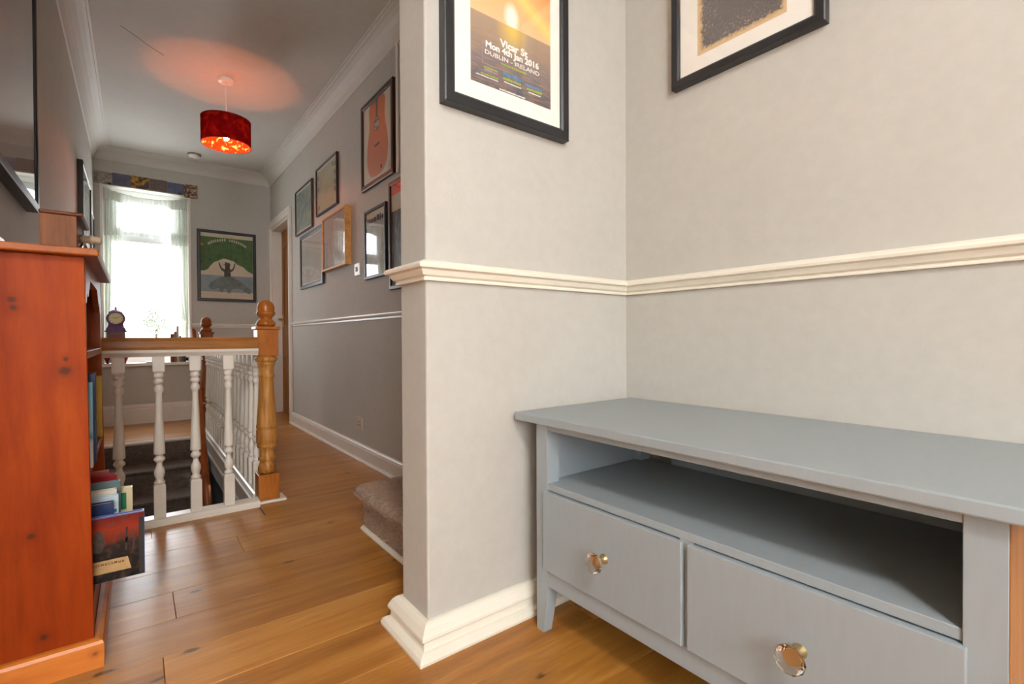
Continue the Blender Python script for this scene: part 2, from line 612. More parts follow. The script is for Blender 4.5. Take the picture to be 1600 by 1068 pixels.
# ------------------------------------------------------------------ floor: slab plus oak planks
SX0, SX1, SY0, SY1 = XL, 0.445, 2.565, 4.63         # stairwell opening
m = MB()
m.box(NX, 2.35, NY, SY0 - 0.02, -0.25, -0.016)
m.box(SX1 + 0.01, 2.35, SY0 - 0.02, YF, -0.25, -0.016)
m.box(SX0, SX1 + 0.01, SY1, YF, -0.19, -0.016)
floor = struct(m.build('floor', LOWERW))
PW = 0.181
tones = [(1, 1, 1), (0.93, 0.90, 0.86), (1.06, 1.05, 1.04), (0.97, 0.94, 0.86), (0.90, 0.85, 0.80), (1.03, 0.98, 0.92)]
joints = {0: [0.046], 1: [-1.75], 2: [0.083], 3: [-1.6], 4: [0.309]}
k0 = int(math.floor((NY - 1.281) / PW))
for k in range(k0, 25):
    y0 = 1.281 + k * PW - (PW if False else 0)
    y1 = y0 + PW
    y0c, y1c = max(y0, NY), min(y1, YF)
    if y1c - y0c < 0.02:
        continue
    row = k
    js = {0: [0.046], 2: [0.083], 4: [0.309], 5: [1.0]}.get(row)
    off = js[0] if js else random.Random(row * 13 + 5).uniform(-0.9, 1.0)
    if row in (1, 3, -1, -2):
        off = {1: -0.9, 3: 1.3, -1: -0.75, -2: 1.0}[row]
    cuts = [off + 1.9 * i for i in range(-3, 4)]
    spans = []
    if y1c <= Y1 + 0.1:
        spans.append((NX, XA))
    elif y0c < 1.35:
        spans.append((NX if y0c < 1.3 else XL, 2.2))
    elif y0c < 1.95:
        spans.append((XL, 2.2))
    elif y1c <= SY0 - 0.02:
        spans.append((XL, XR))
    elif y0c < SY1:
        if y0c < SY0 - 0.02:
            spans.append((XL, SX1))           # trimmed row in front of the balustrade
        spans.append((SX1 + 0.005, XR + 0.14))
    else:
        spans.append((XL, XR + 0.3 if y0c > 4.8 else XR))
    for (a, b) in spans:
        ya, yb = y0c, y1c
        if b == SX1:
            yb = min(yb, SY0 - 0.02)
        edges = [a] + [c for c in cuts if a + 0.05 < c < b - 0.05] + [b]
        for i in range(len(edges) - 1):
            g = 0.0005
            e0, e1 = edges[i] + g, edges[i + 1] - g
            c = ((e0 + e1) / 2, (ya + yb) / 2, -0.008)
            p = B(e0, e1, ya + g, yb - g, -0.016, 0.0).build('plank', OAKF, floor, bevel=0.0009, seg=1, loc=c)
            tn = tones[random.Random(row * 7 + i * 3 + 1).randrange(len(tones))]
            q = random.Random(row * 31 + i).uniform(0.95, 1.05)
            p.color = (tn[0] * q, tn[1] * q, tn[2] * q, 1)
# landing strip before the window (y 4.63 .. first full row)
yk = 1.281 + PW * math.ceil((SY1 - 1.281) / PW)
if yk - SY1 > 0.02:
    p = B(XL, SX1, SY1 - 0.0, yk - 0.001, -0.016, 0).build('plank', OAKF, floor, bevel=0.0014, seg=1, loc=(0.08, SY1 + 0.05, -0.008))
struct(MB().sweep([(0, -0.02), (0.012, -0.02), (0.018, -0.012), (0.018, -0.004), (0.012, 0.002), (0, 0.002)], [(XL, SY1), (SX1, SY1)]).build('trim_1', WHITEG))

# ------------------------------------------------------------------ mouldings
sk = [(0, 0), (0.044, 0), (0.045, 0.008), (0.041, 0.018), (0.033, 0.0235), (0.025, 0.025), (0.0235, 0.045), (0.031, 0.049), (0.030, 0.056),
      (0.021, 0.072), (0.014, 0.079), (0.008, 0.0825), (0, 0.0835)]
o = struct(MB().sweep(sk, [(XP + 0.05, Y2), (XP, Y2), (XP, Y1), (XA, Y1), (XA, NY)]).build('baseboard_alcove', GLOSSW, bevel=0.001))
dd = [(0, 0.921), (0.010, 0.921), (0.011, 0.926), (0.008, 0.930), (0.016, 0.934), (0.020, 0.941), (0.022, 0.947), (0.032, 0.950), (0.034, 0.957),
      (0.029, 0.963), (0.017, 0.966), (0.012, 0.970), (0, 0.970)]
struct(MB().sweep(dd, [(XP + 0.05, Y2), (XP, Y2), (XP, Y1), (XA, Y1), (XA, NY)]).build('trim_2', GLOSSW, bevel=0.0008))
hs = [(0, 0), (0.034, 0), (0.034, 0.006), (0.028, 0.014), (0.020, 0.016), (0.020, 0.078), (0.016, 0.086), (0.017, 0.092), (0.010, 0.100), (0, 0.103)]
struct(MB().sweep(hs, [(XR, 4.785), (XR, 1.96)]).build('baseboard_right', WHITEG))
fs_ = [(0, 0), (0.022, 0), (0.022, 0.135), (0.018, 0.142), (0.020, 0.152), (0.010, 0.172), (0, 0.178)]
struct(MB().sweep(fs_, [(XL, YF), (XR, YF)]).build('baseboard_far', WHITEG))
struct(MB().sweep(hs, [(XL, 2.2), (XL, 2.48)]).build('baseboard_left', WHITEG))
hd = [(0, 0.892), (0.008, 0.892), (0.008, 0.902), (0.015, 0.908), (0.018, 0.917), (0.018, 0.924), (0.010, 0.929), (0, 0.931)]
struct(MB().sweep(hd, [(XR, 4.785), (XR, 1.96)]).build('trim_3', WHITEG))
struct(MB().sweep(hd, [(WR + 0.02, YF), (XR, YF)]).build('trim_4', WHITEG))
struct(MB().sweep(hd, [(XL, 2.25), (XL, YF)]).build('trim_5', WHITEG))
cv = [(0, 2.38), (0.006, 2.38), (0.008, 2.390)] + [(0.11 - 0.098 * math.cos(a), 2.392 + 0.083 * math.sin(a)) for a in [PI / 2 * i / 7 for i in range(8)]]
cv = [(0, 2.382), (0.007, 2.382), (0.010, 2.390), (0.013, 2.402), (0.022, 2.422), (0.038, 2.443), (0.060, 2.460), (0.082, 2.470), (0.098, 2.474),
      (0.100, 2.479), (0.112, 2.480), (0.113, ZC), (0, ZC)]
struct(MB().sweep(cv, [(XL, 1.46), (XL, YF), (XR, YF), (XR, 1.96)]).build('trim_6', COVING))
struct(B(XR - 0.012, XR, 2.478, 2.492, 1.68, ZC).build('trim_7', WHITEG, bevel=0.003))

# ------------------------------------------------------------------ window at the far end
win = bpy.data.objects.new('window_1', None)
COL.objects.link(win)
struct(win)
wy0, wy1 = 5.79, 5.85
m = MB()
m.box(WL, WL + 0.055, wy0, wy1, WZ0, WZ1).box(WR - 0.055, WR, wy0, wy1, WZ0, WZ1)
m.box(WL, WR, wy0, wy1, WZ0, WZ0 + 0.055).box(WL, WR, wy0, wy1, WZ1 - 0.055, WZ1)
m.build('window_frame', UPVC, win, bevel=0.004)
B(WL + 0.055, WR - 0.055, wy0 - 0.005, wy1, 1.69, 1.77).build('transom', UPVC, win, bevel=0.004)
m = MB()
tz0, tz1 = 1.772, WZ1 - 0.057
m.box(WL + 0.057, WL + 0.09, wy0 - 0.012, wy1 - 0.01, tz0, tz1).box(WR - 0.09, WR - 0.057, wy0 - 0.012, wy1 - 0.01, tz0, tz1)
m.box(WL + 0.09, WR - 0.09, wy0 - 0.012, wy1 - 0.01, tz0, tz0 + 0.033).box(WL + 0.09, WR - 0.09, wy0 - 0.012, wy1 - 0.01, tz1 - 0.033, tz1)
m.build('top_light_frame', UPVC, win, bevel=0.003)
B(WL + 0.09, WR - 0.09, 5.82, 5.824, tz0 + 0.033, tz1 - 0.033).build('pane', WGLASS, win)
B(WL + 0.055, WR - 0.055, 5.82, 5.824, WZ0 + 0.055, 1.69).build('pane', WGLASS, win)
B(0.02, 0.10, wy0 - 0.022, wy0 - 0.012, tz0 + 0.006, tz0 + 0.018).build('window_latch', UPVC, win, bevel=0.002)
# reveal linings and architrave bead
m = MB()
m.box(WL - 0.016, WL + 0.003, YF - 0.008, wy0, WZ0, WZ1 + 0.003).box(WR - 0.003, WR + 0.016, YF - 0.008, wy0, WZ0, WZ1 + 0.003).box(WL, WR, YF - 0.001, wy0, WZ1 - 0.003, WZ1 + 0.001)
m.build('reveal', WHITEG, win, bevel=0.003)
B(WL - 0.04, WR + 0.04, YF - 0.045, wy0, WZ0 - 0.03, WZ0).build('window_sill', WHITEG, win, bevel=0.006)

# sheer curtains on a sagging wire


def cloth(x0f, x1f, z0f, z1f, nx, nz, yb, amp, freq, seed=0):
    rnd = random.Random(seed)
    ph = [rnd.uniform(0, 6.28) for _ in range(5)]
    vs, fs = [], []
    for j in range(nz + 1):
        v = j / nz
        for i in range(nx + 1):
            u = i / nx
            zt, zb = z1f(u), z0f(u)
            z = zt + (zb - zt) * v
            xa, xb = x0f(z), x1f(z)
            x = xa + (xb - xa) * u
            y = yb + amp * (math.sin(u * freq * 2 * PI + ph[0] + 0.5 * math.sin(v * 3 + ph[1])) + 0.4 * math.sin(u * freq * 4.7 * PI + ph[2] + v))
            vs.append((x, y, z))
    for j in range(nz):
        for i in range(nx):
            a = j * (nx + 1) + i
            fs.append((a, a + 1, a + nx + 2, a + nx + 1))
    return MB().add(vs, fs, True)


sag = lambda x: WZ1 - 0.012 - 0.058 * (1 - ((x - 0.097) / 0.32) ** 2)
CW = [WL + 0.006, WR - 0.006]


def smooth(a, b, t):
    t = max(0, min(1, (t - a) / (b - a)))
    return t * t * (3 - 2 * t)


cur = thing('left_curtain', 'white sheer voile curtain hanging straight down left side of far window', 'curtain', (WL + 0.05, 5.70, WZ1))
cur.name = 'voile_curtain'
lx1 = lambda z: -0.02 - 0.10 * smooth(1.95, 1.55, z) if False else (-0.085 - 0.055 * (1 - smooth(0.9, 2.0, z)))
o = cloth(lambda z: CW[0], lx1, lambda u: 0.60, lambda u: sag(CW[0] + (0.14) * u), 110, 40, 5.728, 0.013, 4, 3).build('voile', SHEER, None, fixn=False)
o.parent = cur
o.matrix_parent_inverse = Matrix.Translation(-Vector(cur.location))
c2 = thing('voile_curtain', 'white sheer voile curtain tucked back at right side of far window', 'curtain', (WR - 0.05, 5.70, WZ1))


def rx0(z):
    if z > 1.35:
        return 0.27 + 0.02 * smooth(2.1, 1.4, z)
    t = (1.35 - z) / (1.35 - 0.9)
    return 0.29 + 0.10 * min(1, max(0, t)) ** 2.2


o = cloth(rx0, lambda z: CW[1], lambda u: 0.92 + 0.05 * (1 - u), lambda u: sag(0.27 + 0.14 * u), 110, 50, 5.730, 0.013, 4, 5).build('voile', SHEER, None, fixn=False)
o.parent = c2
o.matrix_parent_inverse = Matrix.Translation(-Vector(c2.location))
o2 = cloth(lambda z: 0.375 + 0.01 * math.sin(z * 9), lambda z: CW[1], lambda u: 0.60, lambda u: 0.94, 30, 16, 5.735, 0.008, 3, 8).build('voile_tail', SHEER, None, fixn=False)
o2.parent = c2
o2.matrix_parent_inverse = Matrix.Translation(-Vector(c2.location))
c3 = thing('voile_valance', 'thin gathered sheer frill across top of far window on a sagging wire', 'curtain', (0.097, 5.70, WZ1))
for nm, zb, mt, yy, fq, sd in (('gathered_header', lambda u: 2.035 + 0.012 * math.sin(u * 21), SHEER, 5.708, 17, 11), ('thin_veil', lambda u: 1.715 + 0.03 * math.sin(u * 5), SHEERT, 5.725, 11, 12)):
    o = cloth(lambda z: CW[0], lambda z: CW[1], zb, lambda u: sag(CW[0] + (CW[1] - CW[0]) * u), 240, 20, yy, 0.006, fq, sd).build(nm, mt, None, fixn=False)
    o.parent = c3
    o.matrix_parent_inverse = Matrix.Translation(-Vector(c3.location))
o = MB().tube([(CW[0] - 0.004 + (CW[1] - CW[0] + 0.008) * i / 12, 5.708, sag(CW[0] + (CW[1] - CW[0]) * i / 12) - 0.004) for i in range(13)], 0.0025, 6).build('curtain_wire', WHITEP)
o.parent = c3
o.matrix_parent_inverse = Matrix.Translation(-Vector(c3.location))

# patchwork pelmet over the window
pel = thing('patchwork_banner', 'patchwork fabric banner of blue, ochre and patterned squares pinned above far window', 'banner', (0.1, YF, 2.165))
patches = [(-0.279, -0.155, 2.168, 2.272, 'pale', [(0.35, (120, 112, 104)), (0.6, (168, 158, 146))], 55),
           (-0.153, -0.022, 2.170, 2.276, 'blue', [(0.3, (84, 88, 108)), (0.7, (108, 110, 128))], 20),
           (-0.020, 0.012, 2.170, 2.278, 'ochre', [(0.4, (92, 72, 52)), (0.55, (190, 140, 60))], 34),
           (0.012, 0.112, 2.170, 2.278, 'leafy', [(0.40, (66, 70, 84)), (0.5, (104, 70, 60)), (0.6, (196, 150, 60))], 26),
           (0.114, 0.252, 2.170, 2.276, 'speckled', [(0.4, (92, 80, 76)), (0.6, (134, 116, 104))], 120),
           (0.254, 0.384, 2.170, 2.270, 'blue', [(0.3, (84, 86, 112)), (0.7, (108, 112, 136))], 18),
           (0.386, 0.492, 2.148, 2.276, 'floral', [(0.45, (70, 58, 54)), (0.58, (176, 138, 112)), (0.7, (200, 170, 150))], 60)]
for i, (a, b, c, d, nm, st, sc) in enumerate(patches):
    mt = print_mat('patch_%s_%d' % (nm, i), st, sc, 3, rough=0.9)
    p = B(a - 0.1, b - 0.1, -0.010, -0.002, c - 2.165, d - 2.165).build('patch', mt, pel, bevel=0.002)
    p['label'] = nm + ' fabric patch'
for x in (-0.172, 0.347):
    B(x - 0.1 - 0.014, x - 0.1 + 0.014, -0.02, -0.001, 0.000, 0.014).build('clip', DARKP, pel, bevel=0.003)

# tree outside
TREE = print_mat('pale_leaves', [(0.3, (76, 84, 66)), (0.7, (104, 108, 94))], 9)
tr = thing('garden_tree', 'hazy green treetop seen outside through far window', 'tree', (0.18, 13.0, -4.0))
MB().tube([(0.1, 0, 0), (0.12, 0, 2.5), (0.18, 0, 5.0)], [0.08, 0.05, 0.02], 10).build('trunk', plain('bark', (58, 54, 48), 0.9), tr)
m = MB()
rnd = random.Random(4)
for i in range(900):
    while True:
        p = Vector((rnd.uniform(-1, 1), rnd.uniform(-1, 1), rnd.uniform(-1, 1)))
        if p.length < 1:
            break
    c = Vector((0.18 + p.x * 0.25, p.y * 0.3, 5.18 + p.z * 0.32))
    a = Vector((rnd.gauss(0, 1), rnd.gauss(0, 1), rnd.gauss(0, 1))).normalized()
    b = a.orthogonal().normalized()
    s = rnd.uniform(0.02, 0.04)
    m.add([c - a * s, c + b * s * 0.5, c + a * s, c - b * s * 0.5], [(0, 1, 2, 3)])
o = m.build('foliage', TREE, tr, fixn=False)
o['kind'] = 'stuff'

# ------------------------------------------------------------------ door on the right wall
door = bpy.data.objects.new('door_1', None)
COL.objects.link(door)
struct(door)
m = MB()
fw = 0.066
m.box(XR - 0.02, XR + 0.001, DY0 - fw, DY0, 0, DZ + fw).box(XR - 0.02, XR + 0.001, DY1, YF - 0.001, 0, DZ + fw).box(XR - 0.02, XR + 0.001, DY0, DY1, DZ, DZ + fw)
m.box(XR - 0.026, XR - 0.02, DY0 - fw, DY0 - fw + 0.02, 0, DZ + fw).box(XR - 0.026, XR - 0.02, DY0 - fw + 0.02, YF - 0.001, DZ + fw - 0.02, DZ + fw)
m.build('architrave', WHITEG, door, bevel=0.003)
m = MB()
m.box(XR, XR + 0.14, DY0, DY0 + 0.02, 0, DZ).box(XR, XR + 0.14, DY1 - 0.02, DY1, 0, DZ).box(XR, XR + 0.14, DY0 + 0.02, DY1 - 0.02, DZ - 0.02, DZ)
m.build('door_lining', WHITEG, door)
lx = XR + 0.095
B(lx, lx + 0.035, DY0 + 0.022, DY1 - 0.022, 0.004, DZ - 0.022).build('door_leaf', DOORW, door, bevel=0.002)
ly0, ly1 = DY0 + 0.022, DY1 - 0.022
for (a, b, c, d) in ((ly0 + 0.1, ly1 - 0.1, 0.16, 0.60), (ly0 + 0.1, ly1 - 0.1, 0.92, 1.74)):
    pn = MB()
    pn.box(lx - 0.008, lx, a, a + 0.014, c, d).box(lx - 0.008, lx, b - 0.014, b, c, d).box(lx - 0.008, lx, a, b, c, c + 0.014).box(lx - 0.008, lx, a, b, d - 0.014, d)
    pn.build('panel_moulding', DOORW, door, bevel=0.003)
B(lx - 0.005, lx, ly0 + 0.12, ly0 + 0.34, 0.64, 0.79).build('door_plate', print_mat('mottled_plate', [(0.4, (50, 46, 44)), (0.6, (150, 140, 128))], 40), door, bevel=0.002)
B(lx - 0.008, lx, ly1 - 0.060, ly1 - 0.022, 0.90, 1.03).build('handle_plate', BRASS, door, bevel=0.003)
MB().tube([(lx - 0.006, ly1 - 0.04, 0.985), (lx - 0.045, ly1 - 0.04, 0.985), (lx - 0.05, ly1 - 0.10, 0.983), (lx - 0.05, ly1 - 0.15, 0.980)], [0.008, 0.007, 0.008, 0.006]).build('door_handle', BRASS, door)

# ------------------------------------------------------------------ carpeted attic stair behind the partition
st = thing('attic_stairs', 'taupe carpeted stair starting behind the cream partition wall', 'stairs', (0.72, 1.58, 0))
ST = Vector(st.location)
sw0, sw1 = Y2 + 0.012, 1.940


def carpet_step(k, name='step'):
    x = 0.735 + 0.225 * k
    z = 0.185 * (k + 1)
    n = 26
    pr = [(x, z - 0.185)] + [(x + 0.001, z - 0.12), (x - 0.004, z - 0.06), (x - 0.022, z - 0.045), (x - 0.040, z - 0.034), (x - 0.046, z - 0.020), (x - 0.040, z - 0.006), (x - 0.02, z), (x + 0.06, z), (x + 0.228, z), (x + 0.228, z - 0.185)]
    vs, fs = [], []
    for j in range(n + 1):
        y = sw0 + (sw1 - sw0) * j / n
        for (px, pz) in pr:
            w = noise.noise(Vector((px * 30, y * 30, pz * 30))) * 0.0025 if k < 2 else 0
            vs.append((px - ST.x - w, y - ST.y, pz - ST.z + w))
    L = len(pr)
    for j in range(n):
        for i in range(L):
            i2 = (i + 1) % L
            fs.append((j * L + i, (j + 1) * L + i, (j + 1) * L + i2, j * L + i2))
    fs.append(tuple(range(L)))
    fs.append(tuple(range(n * L, n * L + L))[::-1])
    return MB().add(vs, fs, True).build(name, TANC, st), pr


for k in range(6):
    o, pr = carpet_step(k)
# loose pile on the first step
m = MB()
rnd = random.Random(2)
x, z = 0.735, 0.185
seg = [((x - 0.001, 0.01), (x - 0.004, z - 0.06)), ((x - 0.004, z - 0.06), (x - 0.046, z - 0.03)), ((x - 0.046, z - 0.03), (x - 0.02, z)), ((x - 0.02, z), (x + 0.20, z))]
nrm = [(-1, 0), (-0.5, -0.8), (-0.8, 0.5), (0, 1)]
wts = [0.13, 0.05, 0.05, 0.22]
for i in range(26000):
    r = rnd.uniform(0, sum(wts))
    j = 0
    while r > wts[j]:
        r -= wts[j]
        j += 1
    t = rnd.random()
    px = seg[j][0][0] + (seg[j][1][0] - seg[j][0][0]) * t
    pz = seg[j][0][1] + (seg[j][1][1] - seg[j][0][1]) * t
    y = rnd.uniform(sw0, sw1)
    nx_, nz_ = nrm[j]
    c = Vector((px, y, pz)) - ST
    d = Vector((nx_ + rnd.gauss(0, .4), rnd.gauss(0, .5), nz_ + rnd.gauss(0, .4))).normalized() * rnd.uniform(0.004, 0.008)
    a = Vector((rnd.gauss(0, 1), rnd.gauss(0, 1), rnd.gauss(0, 1))).normalized() * 0.0016
    m.add([c - a, c + a, c + d], [(0, 1, 2)])
o = m.build('carpet_pile', TUFT, st, fixn=False)
o['kind'] = 'stuff'
struct(MB().sweep([(0, 0), (0.014, 0), (0.013, 0.007), (0.007, 0.013), (0, 0.014)], [(0.733, 1.945), (0.733, Y2 + 0.046)]).build('trim_9', GLOSSW))

# ------------------------------------------------------------------ stairs going down
ds = thing('carpeted_staircase', 'dark brown carpeted staircase descending behind the white balusters', 'stairs', (0.08, 4.6, -0.17))
DS = Vector(ds.location)
for k in range(9):
    z = -0.168 * (k + 1)
    y = SY1 - 0.02 - 0.222 * k
    pr = [(y, z), (y - 0.20, z), (y - 0.232, z - 0.006), (y - 0.236, z - 0.018), (y - 0.222, z - 0.03), (y - 0.222, z - 0.1675), (y, z - 0.1675)]
    vs = [(xx - DS.x, p[0] - DS.y, p[1] - DS.z) for xx in (XL + 0.002, 0.43) for p in pr]
    n = len(pr)
    fs = [tuple(range(n)), tuple(range(n, 2 * n))[::-1]] + [(i, (i + 1) % n, n + (i + 1) % n, n + i) for i in range(n)]
    MB().add(vs, fs).build('step', DARKC, ds)
B(XL + 0.002 - DS.x, 0.43 - DS.x, -0.02 + SY1 - DS.y, -0.001 + SY1 - DS.y, -0.168 - DS.z, -0.021 - DS.z).build('riser', DARKC, ds)

# ------------------------------------------------------------------ balusters and newels
PROF = [(0.168, 0.013), (0.172, 0.019), (0.180, 0.0195), (0.186, 0.014), (0.192, 0.0135), (0.203, 0.0175), (0.215, 0.0195), (0.228, 0.0185), (0.242, 0.0125),
        (0.256, 0.0095), (0.262, 0.0125), (0.268, 0.0185), (0.276, 0.0205), (0.283, 0.0165), (0.288, 0.0125), (0.293, 0.0130), (0.295, 0.0205), (0.305, 0.0205), (0.36, 0.0185), (0.46, 0.0145),
        (0.548, 0.0115), (0.554, 0.0120), (0.560, 0.0165), (0.569, 0.0180), (0.578, 0.0165), (0.585, 0.0125), (0.590, 0.0125), (0.594, 0.0180), (0.602, 0.0190), (0.608, 0.0175),
        (0.611, 0.0145), (0.615, 0.0150), (0.619, 0.0190), (0.627, 0.0195), (0.633, 0.0170), (0.638, 0.0150)]


def baluster_mesh():
    m = MB()
    h = 0.0205
    m.hexa([(-h, -h, 0.02), (h, -h, 0.02), (h, h, 0.02), (-h, h, 0.02)], [(-h, -h, 0.163), (h, -h, 0.163), (h, h, 0.163), (-h, h, 0.163)])
    q = 0.014
    m.hexa([(-h, -h, 0.163), (h, -h, 0.163), (h, h, 0.163), (-h, h, 0.163)], [(-q, -q, 0.170), (q, -q, 0.170), (q, q, 0.170), (-q, q, 0.170)])
    m.lathe(PROF, seg=16)
    m.hexa([(-q, -q, 0.636), (q, -q, 0.636), (q, q, 0.636), (-q, q, 0.636)], [(-h, -h, 0.645), (h, -h, 0.645), (h, h, 0.645), (-h, h, 0.645)])
    m.box(-h, h, -h, h, 0.645, 0.712)
    return m


bproto = baluster_mesh().build('baluster', BALW, None)
used = [False]


def place_baluster(parent, x, y):
    if not used[0]:
        b = bproto
        used[0] = True
    else:
        b = bproto.copy()
        COL.objects.link(b)
    b.parent = parent
    b.location = (x - parent.location.x, y - parent.location.y, 0)
    return b


bal = thing('front_balustrade', 'short white balustrade with brown wooden handrail facing the viewer across the stairwell', 'railing', (0.085, 2.53, 0))
bal.name = 'balustrade'
for x in (-0.190, -0.057, 0.075, 0.204, 0.330):
    place_baluster(bal, x, 2.53)
hx0, hx1 = XL + 0.001 - 0.085, 0.4495 - 0.085
m = MB()
hp = [(-0.03, 0.7345), (-0.033, 0.745), (-0.033, 0.770), (-0.026, 0.781), (-0.012, 0.7865), (0.012, 0.7865), (0.026, 0.781), (0.033, 0.770), (0.033, 0.745), (0.03, 0.7345)]


def bar_x(prof, x0, x1):
    n = len(prof)
    vs = [(x, p[0], p[1]) for x in (x0, x1) for p in prof]
    fs = [tuple(range(n)), tuple(range(n, 2 * n))[::-1]] + [(i, (i + 1) % n, n + (i + 1) % n, n + i) for i in range(n)]
    return MB().add(vs, fs)


def bar_y(prof, y0, y1):
    n = len(prof)
    vs = [(p[0], y, p[1]) for y in (y0, y1) for p in prof]
    fs = [tuple(range(n)), tuple(range(n, 2 * n))[::-1]] + [(i, (i + 1) % n, n + (i + 1) % n, n + i) for i in range(n)]
    return MB().add(vs, fs)


up_ = [(-0.024, 0.706), (-0.027, 0.712), (-0.032, 0.718), (-0.036, 0.724), (-0.036, 0.7345), (0.036, 0.7345), (0.036, 0.724), (0.032, 0.718), (0.027, 0.712), (0.024, 0.706)]
bs_ = [(-0.040, 0.0), (-0.040, 0.018), (-0.034, 0.027), (-0.024, 0.030), (0.034, 0.030), (0.034, -0.05), (0.012, -0.05), (0.012, 0.0)]
bar_x(hp, hx0, hx1).build('handrail', RAILW, bal, bevel=0.002)
bar_x(up_, hx0, hx1).build('under_rail', BALW, bal)
bar_x(bs_, hx0, hx1).build('base_rail', BALW, bal)

rb = thing('landing_balustrade', 'long white balustrade running along the landing from near newel post to far one', 'railing', (0.475, 3.7, 0))
rb.name = 'balustrade'
for k in range(17):
    place_baluster(rb, 0.475, 2.70 + 0.1285 * k)
bar_y(hp, 2.624 - 3.7, 4.835 - 3.7).build('handrail', RAILW, rb, bevel=0.002)
bar_y(up_, 2.624 - 3.7, 4.835 - 3.7).build('under_rail', BALW, rb)
bar_y([(-0.034, 0.0), (-0.030, 0.026), (-0.022, 0.030), (0.030, 0.030), (0.036, 0.02), (0.036, 0.0)], 2.624 - 3.7, 4.835 - 3.7).build('base_rail', BALW, rb)
sp = [(-0.040, -0.12), (-0.040, -0.105), (-0.034, -0.098), (-0.034, -0.018), (-0.042, -0.008), (-0.042, 0.0), (0.0, 0.0), (0.0, -0.12)]
bar_y(sp, 2.566 - 3.7, 4.838 - 3.7).build('string_board', WHITEG, rb)

NP = [(0.134, 0.030), (0.138, 0.036), (0.150, 0.041), (0.165, 0.0395), (0.178, 0.034), (0.190, 0.0305), (0.196, 0.034), (0.203, 0.040), (0.210, 0.037), (0.216, 0.0315), (0.240, 0.0300), (0.252, 0.0325),
      (0.258, 0.041), (0.270, 0.0455), (0.277, 0.0400), (0.282, 0.0465), (0.342, 0.0465), (0.347, 0.0405), (0.352, 0.0465), (0.366, 0.0460), (0.370, 0.0435), (0.40, 0.0425), (0.46, 0.0375),
      (0.54, 0.0325), (0.590, 0.0310), (0.594, 0.0355), (0.600, 0.0370), (0.606, 0.0355), (0.610, 0.0320), (0.635, 0.0330), (0.652, 0.0365), (0.656, 0.0400), (0.663, 0.0415), (0.667, 0.0350),
      (0.670, 0.0440), (0.678, 0.0480), (0.688, 0.0470), (0.694, 0.0400), (0.700, 0.036)]
FP = [(0.838, 0.030), (0.842, 0.0400), (0.850, 0.0430), (0.858, 0.0400), (0.866, 0.0345), (0.872, 0.0265), (0.877, 0.0255), (0.884, 0.031), (0.893, 0.0385), (0.900, 0.0420), (0.906, 0.0420), (0.909, 0.0370),
      (0.914, 0.0375), (0.930, 0.0380), (0.945, 0.0340), (0.955, 0.0270), (0.961, 0.019), (0.965, 0.010), (0.966, 0.002)]


def newel(label, x, y, mat, zdown=0.0, matb=None):
    t = thing('newel_post', label, 'post', (x, y, 0))
    h = 0.0455
    MB().box(-h, h, -h, h, zdown, 0.134).build('base_block', matb or mat, t, bevel=0.002)
    MB().lathe(NP, seg=40).build('turned_shaft', mat, t)
    MB().box(-h, h, -h, h, 0.697, 0.822).build('top_block', matb or mat, t, bevel=0.002)
    c = 0.054
    MB().box(-c, c, -c, c, 0.822, 0.838).build('cap', matb or mat, t, bevel=0.005, seg=3)
    MB().lathe(FP, seg=36).build('acorn_finial', matb or mat, t)
    return t


NEWS = wood('newel_block', (140, 74, 22), (172, 98, 36), (186, 116, 50), 'Z', rough=0.36, coat=0.3, stretch=8)
n1 = newel('worn oak turned newel post with acorn top at near corner of stairwell', 0.497, 2.577, NEWEL, 0.014, NEWS)
n2 = newel('far newel post with backlit shade in its colour and acorn top at window end of the landing', 0.478, 4.885, BACKLITW, -0.13)
B(-0.046, 0.075, -0.058, 0.044, 0.0005, 0.013).build('foot_plate', GLOSSW, n1, bevel=0.004)

# sloping handrail inside the stairwell
sr = thing('stair_handrail', 'reddish brown handrail sloping steeply down into stairwell behind third baluster', 'handrail', (0.38, 4.93, 0.85))
a, b = Vector((0, 0, 0)), Vector((0.0, -1.35, -1.59))
MB().tube([(0, 0.03, -0.02), a, a + (b - a) * 0.5, b], [0.014, 0.027, 0.027, 0.027], 12).build('rail', wood('stair_rail_wood', (128, 60, 20), (156, 78, 28), (170, 92, 38), 'Z', rough=0.4, coat=0.2), sr)
for t in (0.33, 0.8):
    p = a + (b - a) * t
    MB().tube([(p.x, p.y, p.z - 0.02), (p.x + 0.03, p.y, p.z - 0.05), (p.x + 0.09, p.y, p.z - 0.05)], 0.006, 8).build('bracket', BRASS, sr)

# ------------------------------------------------------------------ blue-grey media bench
bx0, bx1, by0, by1 = 0.845, 1.278, 0.096, 0.987       # carcass
bn = thing('media_bench', 'blue-grey painted wooden bench with open shelf and two drawers against cream wall', 'cabinet', (1.06, 0.54, 0))
O = Vector(bn.location)


def bb(x0, x1, y0, y1, z0, z1):
    return B(x0 - O.x, x1 - O.x, y0 - O.y, y1 - O.y, z0, z1)


bb(0.826, 1.325, 0.030, 1.056, 0.553, 0.575).build('top', BLUE, bn, bevel=0.003)
LW = 0.043


def leg(xa, ya, sx, sy):
    """outer corner (xa,ya); leg grows by LW in direction (sx,sy), tapering below 0.15"""
    w = LW
    wb = 0.028
    zt = 0.552

    def q(wd, z):
        p = [(xa, ya), (xa + sx * wd, ya), (xa + sx * wd, ya + sy * wd), (xa, ya + sy * wd)]
        return [(c[0] - O.x, c[1] - O.y, z) for c in p]
    m = MB().hexa(q(wb, 0.0), q(w, 0.132)).hexa(q(w, 0.132), q(w, zt))
    m.build('leg', BLUE, bn, bevel=0.0012)


